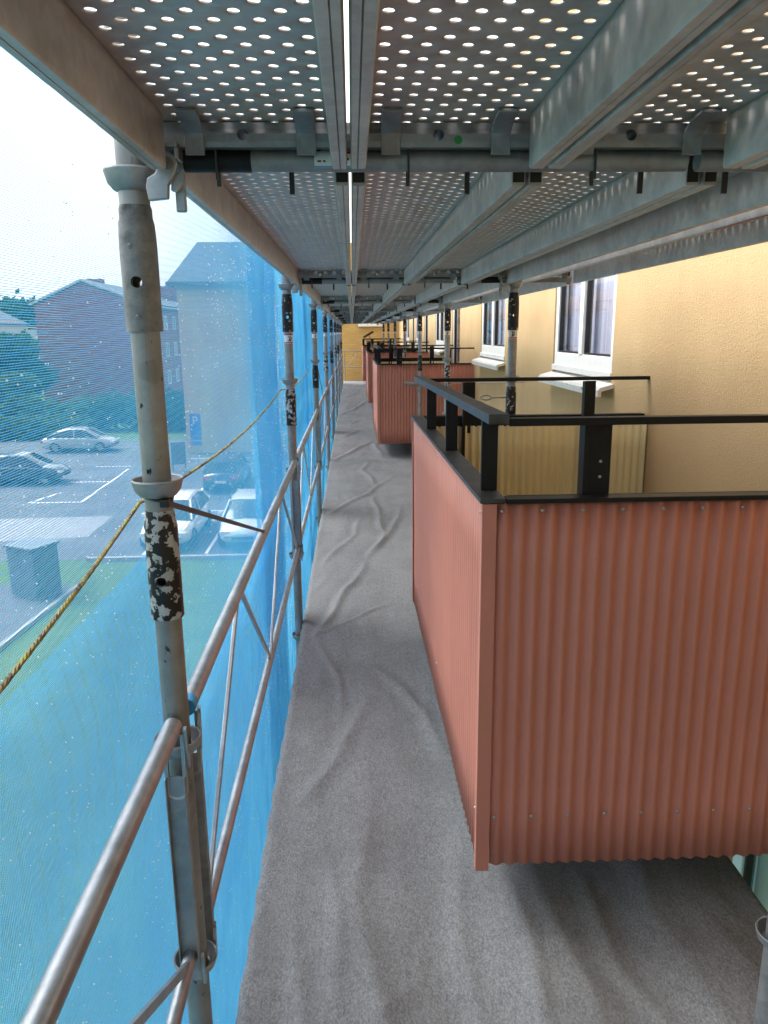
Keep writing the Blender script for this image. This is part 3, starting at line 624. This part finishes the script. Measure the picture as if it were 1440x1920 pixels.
# ------------------------------------------------------------------ debris netting
def wav(y, z, ph):
    return .005*np.sin(y*1.7+ph+.8*z)+.0012*np.sin(y*6.7+z*2.9+ph)+.005*np.sin(z*3.3+ph*2)+.0011*np.sin(y*27+z*9)*np.clip(.9-z, 0, 1.5)
def net_sheet(y0, y1, z0, z1, x, ph, hs, vs, rh, rv, step):
    allV = []; allF = []; base = 0
    zc = np.arange(z0, z1, hs); yp = np.linspace(y0, y1, max(8, int((y1-y0)/step)))
    tri = np.array([[math.cos(a), math.sin(a)] for a in (R(90), R(210), R(330))])
    Z, Yg = np.meshgrid(zc, yp, indexing='ij')
    zz = Z+.012*np.sin(Yg*2.2+ph)*np.clip((1.6-Z), 0, 2)*.4+.0006*np.sin(Yg*190+Z*400)
    Xg = x+wav(Yg, Z, ph)
    P = np.stack([np.stack([Xg+rh*.6*c, Yg, zz+rh*s_], -1) for c, s_ in tri], 2)      # strand, along, 3, xyz
    n, m_ = Z.shape; V = P.reshape(-1, 3); idx = np.arange(n*m_*3).reshape(n, m_, 3); q = []
    for k in range(3):
        k2 = (k+1) % 3; q.append(np.stack([idx[:, :-1, k], idx[:, :-1, k2], idx[:, 1:, k2], idx[:, 1:, k]], -1).reshape(-1, 4))
    allV.append(V); allF.append(np.concatenate(q)); base = len(V)
    ycs = np.arange(y0, y1, vs); zp = np.linspace(z0, z1, 16)
    Yv, Zv = np.meshgrid(ycs, zp, indexing='ij'); Xv = x+wav(Yv, Zv, ph)
    zz = Zv+.012*np.sin(Yv*2.2+ph)*np.clip((1.6-Zv), 0, 2)*.4
    P = np.stack([np.stack([Xv+rv*c, Yv+rv*s_, zz], -1) for c, s_ in tri], 2); n, m_ = Yv.shape; idx = np.arange(n*m_*3).reshape(n, m_, 3)+base
    for k in range(3):
        k2 = (k+1) % 3; allF.append(np.stack([idx[:, :-1, k], idx[:, :-1, k2], idx[:, 1:, k2], idx[:, 1:, k]], -1).reshape(-1, 4))
    allV.append(P.reshape(-1, 3))
    return npmesh('debris_net', np.concatenate(allV), np.concatenate(allF), 'net_fibre')
NETS = [(-9, .34, .010, .012, .0022, .0007, .3, 'blue debris net sheet running on past the long lattice rail'),
        (.30, 1.64, .0034, .0042, .00062, .0002, .05, 'blue debris net sheet beside the long lattice rail, ending at the peeling post'),
        (1.57, 4.4, .0034, .0042, .00062, .0002, .06, 'blue debris net sheet between the peeling post and the stickered post'),
        (3.3, 7.2, .0045, .0045, .0008, .00022, .10, 'blue debris net sheet behind the two posts with red striped stickers'),
        (6.9, 13.0, .008, .006, .0018, .0004, .2, 'blue debris net sheet in the middle of the walkway'),
        (12.7, 25.6, .010, .012, .0026, .0009, .4, 'blue debris net sheet reaching the yellow brick end wall')]
for k, (a, b, hs_, vs_, rh, rv, stp, lab) in enumerate(NETS):
    o = link('debris_net', net_sheet(a, b, -1.5 if k < 4 else -.6, 2.35, XN-.010*(k % 2), k*1.3, hs_, vs_, rh, rv, stp)); tag(o, lab, 'debris net', 'blue debris nets')
o = link('debris_net', net_sheet(-4, 9, -4.9, -1.55, XN-.005, .4, .012, .014, .0025, .0012, .5)); tag(o, 'lower blue debris net hanging beneath the walkway', 'debris net', 'blue debris nets')
o = link('debris_net', net_sheet(.30, 1.66, -1.5, 1.20, XN-.034, 2.1, .0018, .0040, .00022, .00018, .06)); tag(o, 'lower blue net lapped under the sagging rope beside the long lattice rail', 'debris net', 'blue debris nets')
o = link('debris_net', net_sheet(1.62, 4.3, -1.5, .70, XN-.034, 2.4, .0021, .0044, .00028, .00018, .08)); tag(o, 'lower blue net between the peeling post and the stickered post', 'debris net', 'blue debris nets')
# rain drops caught in the net
nd = 3600; oct_v = np.array([(1, 0, 0), (-1, 0, 0), (0, 1, 0), (0, -1, 0), (0, 0, 1), (0, 0, -1)], float); oct_f = np.array([(0, 2, 4), (2, 1, 4), (1, 3, 4), (3, 0, 4), (2, 0, 5), (1, 2, 5), (3, 1, 5), (0, 3, 5)])
cl = RNG.uniform(0, 1, (140, 2)); yy = []; zz = []
for k in range(nd):
    if k % 5 < 3: c = cl[RNG.integers(140)]; yv, zv = .6+c[0]*4.2+RNG.normal(0, .05), -.2+c[1]*2.2+RNG.normal(0, .05)
    else: yv, zv = .6+4.4*RNG.random()**1.2, -.4+2.5*RNG.random()
    yy.append(yv); zz.append(zv)
yy = np.array(yy); zz = np.array(zz); rr = RNG.uniform(.0004, .0015, nd)*(1+.25*yy)
C = np.stack([XN+.004+wav(yy, zz, 1.3), yy, zz], -1)
V = (C[:, None]+oct_v[None]*rr[:, None, None]).reshape(-1, 3); F = (oct_f[None]+6*np.arange(nd)[:, None, None]).reshape(-1, 3)
tag(link('rain_drops', npmesh('rain_drops', V, F, 'water_drop', True)), 'tiny bright rain drops caught in the blue net', 'rain drops', kind='stuff')

# ------------------------------------------------------------------ rope, strap and ties
path = []
for (ya, yb_, za, zb_, sag) in ((-1.6, Y1+.1, 1.33, 1.352, .125), (Y1+.1, PY[1]+.1, 1.352, 1.35, .05), (PY[1]+.1, PY[2], 1.35, 1.34, .05)):
    for t in np.linspace(0, 1, 60)[:-1]: path.append((XN+.016-.004*math.sin(t*math.pi), ya+(yb_-ya)*t, za+(zb_-za)*t-sag*4*t*(1-t)))
rp = MB()
for ph in (0, 2.094, 4.189):
    pts = []
    fine = []
    for i in range(len(path)-1):
        a, b = Vector(path[i]), Vector(path[i+1]); n = 6
        for k in range(n): fine.append(a.lerp(b, k/n))
    for i, p in enumerate(fine):
        an = ph+p.y*2*math.pi/.034; pts.append((p.x+.0021*math.cos(an), p.y, p.z+.0021*math.sin(an)))
    rp.tube(pts, .0023, 5)
tag(rp.build('rope', 'rope_fibre', None, ang=60), 'frayed yellow and brown twisted rope sagging along the blue net', 'rope')
sm = empty('strap', (XL, Y1, 1.385), label='black plastic strap tied round the peeling post and out to the lattice rail', cat='strap')
m = MB(); m.lathe([(RT_+.0002, -.006), (RT_+.0024, -.006), (RT_+.0024, .006), (RT_+.0002, .006)], 28); lo = m.build('loop', 'black_plastic', sm); lo.rotation_euler = (R(-6), R(14), 0)
m = MB(); m.box(.010, .026, -.036, -.022, -.013, .001); m.build('buckle', 'black_plastic', sm, ang=0, bevel=.002)
m = MB(); pp = [Vector((.022, -.030, -.006)), Vector((.018, 1.32, -.418))]
for a, b in zip(pp, pp[1:]): m.bar(a, b, .0045, .010)
m.build('tail', 'black_plastic', sm, ang=0)
sm2 = copy_tree(sm, (XL, PY[2], 1.36)); tag(sm2, 'black plastic strap tied round a distant post by the blue net', 'strap')
ti = empty('wall_tie', (XR, PY[1], 1.30), label='steel tie rod with an oval loop at the post by the chipped sill', cat='tie rod')
m = MB(); m.tube([(-.115, 0, 0), (-.03, 0, 0)], .004, 8); m.build('rod', 'rail_steel', ti)
m = MB(); m.tube([(-.14+.028*math.cos(t), 0, .013*math.sin(t)) for t in np.linspace(0, 2*math.pi, 20)], .004, 8, False); m.build('loop', 'rail_steel', ti)
ti = empty('wall_tie', (XR, PY[2], 1.187), label='steel tie rod between a post and the facade above the far balcony', cat='tie rod')
m = MB(); m.tube([(.05, .03, 0), (.735, .03, 0)], .005, 8); m.build('rod', 'rail_steel', ti)
m = MB(); m.tube([(.04+.016*math.cos(t), .03, .016*math.sin(t)) for t in np.linspace(0, 2*math.pi, 20)], .005, 8, False); m.build('loop', 'rail_steel', ti)
sb = empty('stub_tube', (XR, PY[3], 1.0), label='short horizontal steel tube clamped to an inner post before the second balcony', cat='tube')
m = MB(); m.lathe([(.0205, -.1), (.0242, -.1), (.0242, .1), (.0205, .1)], 20); t = m.build('tube', 'galvanized_steel', sb, (-.11, -.052, 0)); t.rotation_euler.y = R(90)
m = MB(); m.box(-.035, .035, -.03, .03, -.03, .03); m.build('clamp', 'cast_steel', sb, (0, -.028, 0), ang=0, bevel=.006)
# broom leaning on the third balcony
br = empty('broom', (.62, 16.45, .39), label='push broom with red brown head leaning over the far balcony rail', cat='broom')
m = MB(); m.tube([(.0, .0, .0), (-.26, -.15, 1.22)], .012, 10); m.build('handle', 'wood_handle', br)
m = MB(); m.bar((-.38, -.15, 1.16), (-.17, -.15, 1.28), .05, .045, (0, 0, 1)); m.build('brush_head', 'broom_bristle', br, ang=0, bevel=.008)
# guard frame at the end of the walkway
ef = empty('end_guard', (0, 26.4, 0), label='thin tube guard frame with diagonal before the brick end wall', cat='guard rail')
for nm, a, b in (('top_rail', (-.33, 0, 1.02), (.6, 0, 1.02)), ('bottom_rail', (-.33, 0, .48), (.6, 0, .48)), ('upright', (-.27, 0, 0), (-.27, 0, 1.02)), ('upright', (.5, 0, 0), (.5, 0, 1.02)), ('diagonal', (-.2, 0, .5), (.2, 0, 1.0))):
    m = MB(); m.tube([a, b], .014 if nm != 'diagonal' else .008, 8); m.build(nm, 'old_steel', ef)

# ------------------------------------------------------------------ outside: buildings
def windows_on(root, rects, plane, d, t=.06):
    for (u0, u1, z0, z1) in rects:
        m = MB(); g = MB(); fw = .09
        if plane == 'x':
            m.box(d, d+t, u0, u0+fw, z0, z1); m.box(d, d+t, u1-fw, u1, z0, z1); m.box(d, d+t, u0+fw, u1-fw, z0, z0+fw); m.box(d, d+t, u0+fw, u1-fw, z1-fw, z1); m.box(d, d+t, (u0+u1)/2-.04, (u0+u1)/2+.04, z0+fw, z1-fw); g.box(d-.01, d+.02, u0+fw, u1-fw, z0+fw, z1-fw)
        else:
            m.box(u0, u0+fw, d-t, d, z0, z1); m.box(u1-fw, u1, d-t, d, z0, z1); m.box(u0+fw, u1-fw, d-t, d, z0, z0+fw); m.box(u0+fw, u1-fw, d-t, d, z1-fw, z1); m.box((u0+u1)/2-.04, (u0+u1)/2+.04, d-t, d, z0+fw, z1-fw); g.box(u0+fw, u1-fw, d-.02, d+.01, z0+fw, z1-fw)
        w = m.build('window', 'white_frame', root, ang=0); g.build('pane', 'dark_window', w, ang=0)
rb = empty('brick_house', (-31.2, 78, GZ), label='long red brick house with pale gable edge behind the hedge', cat='house')
gw, gl = 10.6, 46
m = MB(); m.prism([(0, 0), (gw, 0), (gw, 9.9), (4.75, 12.0), (0, 9.9)], 'y', 0, gl); m.build('wall', 'red_brick', rb, ang=0)
for nm, pts in (('roof', [(-.4, 9.75), (4.75, 12.05), (4.75, 12.35), (-.45, 10.05)]), ('roof', [(4.76, 12.05), (gw+.4, 9.75), (gw+.45, 10.05), (4.76, 12.35)])):
    m = MB(); m.prism(pts, 'y', .05, gl); m.build(nm, 'roof_slate', rb, ang=0)
m = MB(); m.bar((-.45, -.06, 9.95), (4.75, -.06, 12.25), .2, .22, (0, 1, 0)); m.bar((4.75, -.06, 12.25), (gw+.45, -.06, 9.95), .2, .22, (0, 1, 0)); m.build('gable_edge', 'roof_pale', rb, ang=0)
for x, y in ((2.6, 8), (6.5, 22), (6.5, 26), (6.8, 33), (6.8, 38)): m = MB(); m.box(x, x+1.6, y, y+1.2, 10.8, 12.9); m.build('chimney', 'red_brick', rb, ang=0)
m = MB(); m.box(gw+.02, gw+.5, 0, gl, 9.72, 9.9); m.build('gutter', 'roof_pale', rb, ang=0)
windows_on(rb, [(y, y+1.3, z, z+1.5) for z in (1.6, 4.6, 7.5) for y in (4, 8, 12, 16, 20, 23, 26, 29, 32, 35.5, 39, 42.5)], 'x', gw)
for z in (3.4, 6.6): m = MB(); m.box(-1.2, -.02, .4, 3.2, z, z+1.0); m.box(-1.3, -.02, .3, 3.3, z+1.15, z+1.25); m.build('balcony', 'house_white', rb, ang=0)
bb = empty('beige_house', (-10.1, 45.7, GZ), label='pale beige brick apartment house with dark blue grey hipped roof', cat='house')
m = MB(); m.box(0, 9, 0, 22, 0, 9.9); m.build('wall', 'beige_brick', bb, ang=0)
m = MB(); m.add([(-.45, -.45, 9.9), (9.45, -.45, 9.9), (9.45, 22.4, 9.9), (-.45, 22.4, 9.9), (.9, 2.4, 12.4), (8.1, 2.4, 12.4), (8.1, 20, 12.4), (.9, 20, 12.4)], [(3, 2, 1, 0), (0, 1, 5, 4), (1, 2, 6, 5), (2, 3, 7, 6), (3, 0, 4, 7), (4, 5, 6, 7)]); m.build('roof', 'roof_slate', bb, ang=0)
m = MB(); m.box(-.5, 9.5, -.5, -.38, 9.72, 9.95); m.box(-.5, -.38, -.38, 22.4, 9.72, 9.95); m.build('eave', 'roof_slate', bb, ang=0)
windows_on(bb, [(x, x+1.3, z, z+1.4) for z in (1.2, 4.2, 7.2) for x in (5.6, 7.3)], 'y', 0)
def house(name, loc, w, d, h, rh, wall, label):
    r = empty(name, loc, label=label, cat='house')
    m = MB(); m.prism([(0, 0), (w, 0), (w, h), (w/2, h+rh), (0, h)], 'y', 0, d); m.build('wall', wall, r, ang=0)
    for a, b in (((-.3, h-.1), (w/2, h+rh+.06)), ((w/2, h+rh+.06), (w+.3, h-.1))): m = MB(); m.prism([a, b, (b[0], b[1]+.22), (a[0], a[1]+.22)], 'y', -.3, d+.3); m.build('roof', 'roof_slate', r, ang=0)
    windows_on(r, [(x, x+1.1, z, z+1.3) for z in np.arange(1.2, h-1.2, 2.8) for x in (w*.15, w*.6)], 'y', 0); return r
house('house', (-62, 112, GZ), 11, 12, 8.6, 2.6, 'house_white', 'white house with slate roof among the dark trees')
house('house', (-52, 130, GZ), 14, 14, 9.5, 3, 'beige_brick', 'beige house half hidden behind the dark trees')
# ------------------------------------------------------------------ outside: trees and hedges
def crown(name, parent, blobs, n, size, mat, seed):
    g = np.random.default_rng(seed); V = []; F = []
    w = np.array([b[3]*b[4]*b[5] for b in blobs]); w = w/w.sum(); pick = g.choice(len(blobs), n, p=w)
    dirs = g.normal(size=(n, 3)); dirs /= np.linalg.norm(dirs, axis=1)[:, None]; rad = g.random(n)**.36*(1+.12*g.normal(size=n))
    B = np.array(blobs)[pick]; P = B[:, :3]+dirs*rad[:, None]*B[:, 3:6]
    a = g.normal(size=(n, 3)); a /= np.linalg.norm(a, axis=1)[:, None]; b = np.cross(a, g.normal(size=(n, 3))); b /= np.linalg.norm(b, axis=1)[:, None]
    s = size*g.uniform(.6, 1.5, n)[:, None]
    V = np.stack([P-a*s, P+b*s*.55, P+a*s, P-b*s*.55], 1).reshape(-1, 3); F = np.arange(4*n).reshape(n, 4)
    return link(name, npmesh(name, V, F, mat), parent)
def tree(loc, h, rad, label, mat='leaf_dark', seed=1, n=4500, size=.34, nm='leafy_tree'):
    r = empty(nm, loc, label=label, cat='tree', group='trees beyond the car park'); g = random.Random(seed)
    m = MB(); th = h*.55; m.tube([(0, 0, 0), (.1, .05, th*.5), (0, .1, th)], [rad*.09, rad*.07, rad*.04], 9)
    for k in range(5):
        a = k*1.26+g.random(); z0 = th*(.45+.1*k); m.tube([(0, .05, z0), (rad*.35*math.cos(a), rad*.35*math.sin(a), z0+h*.15), (rad*.6*math.cos(a), rad*.6*math.sin(a), z0+h*.25)], [rad*.04, rad*.028, rad*.01], 6)
    m.build('trunk', 'bark', r)
    bl = [(0, 0, h*.66, rad*.7, rad*.7, h*.3)]
    for k in range(9):
        a = g.random()*6.28; q = rad*g.uniform(.35, .7); bl.append((q*math.cos(a), q*math.sin(a), h*g.uniform(.4, .85), rad*g.uniform(.3, .48), rad*g.uniform(.3, .48), h*g.uniform(.1, .18)))
    crown('crown', r, bl, n, size, mat, seed); return r
tree((-30.5, 68, GZ), 7.4, 4.2, 'big dark green tree in front of the red brick gable', 'leaf_dark', 3, 6500, .32)
tree((-37, 70, GZ), 10.2, 5.2, 'tall dark tree between the white house and the red brick house', 'leaf_dark', 5, 6500, .36)
tree((-44, 76, GZ), 10.5, 6, 'broad dark tree beside the white house', 'leaf_dark', 8, 6500, .36)
tree((-27.5, 60, GZ), 4.4, 3.2, 'low rounded mid green tree by the grass bank', 'leaf_mid', 9, 4000, .28)
tree((-36, 60, GZ), 5.6, 3.8, 'pale green tree near the lamp post', 'leaf_mid', 12, 4500, .3)
tree((-25.5, 135, GZ), 18.5, 7.5, 'round tree crown showing above the brick house roof', 'leaf_dark', 14, 5000, .5)
tree((-60, 140, GZ), 14, 10, 'wide dark tree far behind the white house', 'leaf_dark', 15, 6000, .6)
tree((-46, 150, GZ), 14.5, 9, 'far dark tree left of the brick gable', 'leaf_dark', 16, 6000, .6)
def hedge(loc, pts, label, mat, seed, n, size):
    r = empty('hedge', loc, label=label, cat='hedge'); crown('foliage', r, pts, n, size, mat, seed)
    m = MB(); [m.tube([(p[0], p[1], 0), (p[0]+.1, p[1], p[2])], .06, 6) for p in pts]; m.build('stems', 'bark', r); return r
hedge((-20, 58, GZ), [(-7+k*1.5, .25*math.sin(k*2.), 1.2+.3*math.sin(k*1.3), 1.5, 1.4, 1.3) for k in range(9)], 'green hedge along the far side of the car park', 'leaf_mid', 21, 6000, .22)
hedge((-15.5, 57, GZ), [(k*1.3, .2*math.sin(k), 1.5+.2*math.sin(k*2), 1.3, 1.3, 1.6) for k in range(5)], 'darker hedge beside the beige house corner', 'leaf_dark', 22, 4500, .22)
hedge((-34, 53.5, GZ), [(k*1.6, .3*math.sin(k*1.7), .7, 1.5, 1.2, .9) for k in range(10)], 'low hedge bordering the car park behind the silver car', 'leaf_mid', 23, 5000, .2)
# ------------------------------------------------------------------ outside: cars
def make_car(name, paint, loc, rz, label, ln=4.45, h=1.45, estate=False):
    r = empty(name, loc, rz, label=label, cat='car', group='cars in the car park'); w = .88; k = ln/4.45
    st = [(-2.22, .45, .62, .62), (-2.12, .30, .80, .76), (-1.9, .24, .93, .84), (-1.2, .22, .97, .87), (-.2, .2, .96, .88), (.7, .2, .94, .88), (1.2, .22, .90, .87), (1.75, .25, .82, .83), (2.08, .30, .70, .74), (2.2, .42, .58, .60)]
    def loft(rows, close=True):
        b = MB(); vs = []; n = len(rows[0])
        for row in rows: vs += row
        fs = [(i*n+j, i*n+(j+1) % n, (i+1)*n+(j+1) % n, (i+1)*n+j) for i in range(len(rows)-1) for j in range(n)]
        fs += [tuple(range(n))[::-1], tuple(range((len(rows)-1)*n, len(rows)*n))]; return b.add(vs, fs)
    rows = []
    for x, zl, zt, hw in st:
        x *= k; mid = (zl+zt)/2
        half = [(.0, zl), (hw*.82, zl), (hw*.97, zl+.1), (hw, mid), (hw*.965, zt-.10), (hw*.86, zt-.015), (0, zt+.02)]
        rows.append([(x, y, z) for y, z in half]+[(x, -y, z) for y, z in half[-2:0:-1]])
    body = loft(rows).build('body', paint, r, ang=38)
    cab = [(-1.95 if estate else -1.78, .92, .93, .72), (-1.62 if estate else -1.15, h-.12, .93, .60), (-.9 if estate else -.6, h-.01, .94, .585), (.15, h, .94, .585), (.5, h-.07, .93, .59), (1.28, .90, .90, .74)]
    rows = []
    for x, zt, zb_, hw in cab:
        x *= k; wb = .80
        rows.append([(x, wb, zb_-.04), (x, hw+(wb-hw)*.25, zb_+(zt-zb_)*.8), (x, hw-.05, zt), (x, -hw+.05, zt), (x, -hw-(wb-hw)*.25, zb_+(zt-zb_)*.8), (x, -wb, zb_-.04)])
    loft(rows).build('glass_cabin', 'car_glass', r, ang=30)
    rows = []
    for x, zt, zb_, hw in cab[1:5]:
        x *= k; rows.append([(x, hw+.02, zt-.05), (x, hw-.06, zt+.012), (x, -hw+.06, zt+.012), (x, -hw-.02, zt-.05)])
    loft(rows).build('roof', paint, r, ang=30)
    for s in (-1, 1):
        for (x0, z0, x1, z1) in ((cab[0][0], .95, cab[1][0], h-.12), (cab[-1][0], .92, cab[4][0], h-.07), (-.15, .95, -.15, h-.02)):
            p = MB(); p.bar((x0*k, s*.79, z0), (x1*k, s*.615, z1), .07, .05, (0, 1, 0)); p.build('pillar', paint, r, ang=0)
        p = MB(); p.box(.62*k, .80*k, *sorted((s*.86, s*1.02)), .92, 1.04); p.build('mirror', paint, r, ang=0, bevel=.02)
        p = MB(); p.box(1.98*k, 2.17*k, *sorted((s*.42, s*.76)), .56, .68); p.build('headlight', 'lamp_clear', r, ang=0, bevel=.02)
        p = MB(); p.box(-2.20*k, -2.02*k, *sorted((s*.45, s*.78)), .62, .78); p.build('tail_light', 'lamp_red', r, ang=0, bevel=.02)
        for x in (-1.32, 1.36):
            t = MB(); t.lathe([(.22, -.10), (.31, -.10), (.325, -.06), (.325, .06), (.31, .10), (.22, .10)], 24); wv = t.build('wheel', 'tyre', r, (x*k, s*.80, .325)); wv.rotation_euler.x = R(90)
            t = MB(); t.lathe([(0, -.095*s*-1), (.05, -.10*s*-1), (.20, -.085*s*-1), (.225, -.10*s*-1), (.225, 0), (0, 0)], 20, close=False); q = t.build('rim', 'rim_metal', wv)
    p = MB(); p.box(2.16*k, 2.225*k, -.36, .36, .40, .50); p.build('grille', 'black_plastic', r, ang=0); p = MB(); p.box(-2.232*k, -2.2*k, -.26, .26, .48, .60); p.build('number_plate', 'sticker_white', r, ang=0)
    return r
make_car('parked_car', 'car_silver', (-17.0, 47.3, GZ), R(2), 'silver saloon car parked side-on before the low hedge')
make_car('parked_car', 'car_dark', (-16.4, 37.0, GZ), R(2), 'dark saloon car parked side-on in a marked bay', 4.6)
make_car('parked_car', 'car_dark', (-6.05, 35.6, GZ), R(90), 'dark hatchback seen from behind in front of the beige house', 4.2, 1.47, True)
make_car('parked_car', 'car_white', (-6.35, 26.3, GZ), R(-90), 'white car beside the lawn kerb, partly behind the peeling post', 4.4, 1.5, True)
make_car('parked_car', 'car_white', (-3.75, 26.3, GZ), R(-90), 'white car facing the lawn kerb below the black strap', 4.3, 1.48, True)
# ------------------------------------------------------------------ outside: street furniture
ps = empty('parking_sign', (-8.75, 42.0, GZ), label='blue parking sign with white P on a post by the beige house', cat='sign')
m = MB(); m.tube([(0, 0, 0), (0, 0, 2.9)], .03, 8); m.build('pole', 'rail_steel', ps)
m = MB(); m.box(-.3, .3, -.06, -.032, 1.55, 2.75); sp_ = m.build('plate', 'sign_blue', ps, ang=0); 
for z in (1.0, 1.3): m = MB(); m.box(-.3, .3, -.06, -.032, z, z+.22); m.build('plate', 'sign_blue', ps, ang=0)
tc = bpy.data.curves.new('P', 'FONT'); tc.body = 'P'; tc.size = .62; tc.extrude = .004; to = bpy.data.objects.new('P', tc); COL.objects.link(to); dg = bpy.context.evaluated_depsgraph_get(); tm = bpy.data.meshes.new_from_object(to.evaluated_get(dg)); bpy.data.objects.remove(to); tm.materials.clear(); tm.materials.append(MATS['paint_white'])
o = link('letter', tm, sp_, (-.17, -.066, 2.18)); o.rotation_euler.x = R(90)
ib = empty('notice_board', (-9.25, 39.6, GZ), R(20), label='dark notice board standing on the tarmac beside the parking sign', cat='board')
m = MB(); m.box(-.38, .38, -.04, .04, .35, 1.55); m.build('panel', 'kiosk_paint', ib, ang=0, bevel=.02)
for x in (-.32, .32): m = MB(); m.box(x-.03, x+.03, -.03, .03, 0, .35); m.build('leg', 'kiosk_paint', ib, ang=0)
kk = empty('utility_kiosk', (-8.95, 20.35, GZ), R(-27), label='dark grey blue utility cabinet with flat lid on the paved corner of the lawn', cat='cabinet')
m = MB(); m.box(-.50, .50, -.42, .42, .05, 1.42); bd = m.build('body', 'kiosk_paint', kk, ang=0, bevel=.01)
m = MB(); m.box(-.56, .56, -.48, .48, 1.425, 1.49); m.build('lid', 'kiosk_paint', kk, ang=0, bevel=.01)
m = MB(); m.box(-.46, .46, -.36, .36, -.1, .05); m.build('plinth', 'concrete', kk, ang=0)
for x0, x1 in ((-.48, -.01), (.01, .48)): m = MB(); m.box(x0, x1, -.432, -.421, .08, 1.38); dd = m.build('door', 'kiosk_paint', kk, ang=0, bevel=.004)
lp = empty('lamp_post', (-24.0, 48.6, GZ), label='thin pale post at the edge of the car park', cat='post')
m = MB(); m.tube([(0, 0, 0), (0, 0, 3.0)], .05, 8); m.build('pole', 'roof_pale', lp); m = MB(); m.lathe([(0, 0), (.2, 0), (.2, .25), (.06, .4), (0, .4)], 12, close=False); m.build('foot', 'roof_pale', lp)
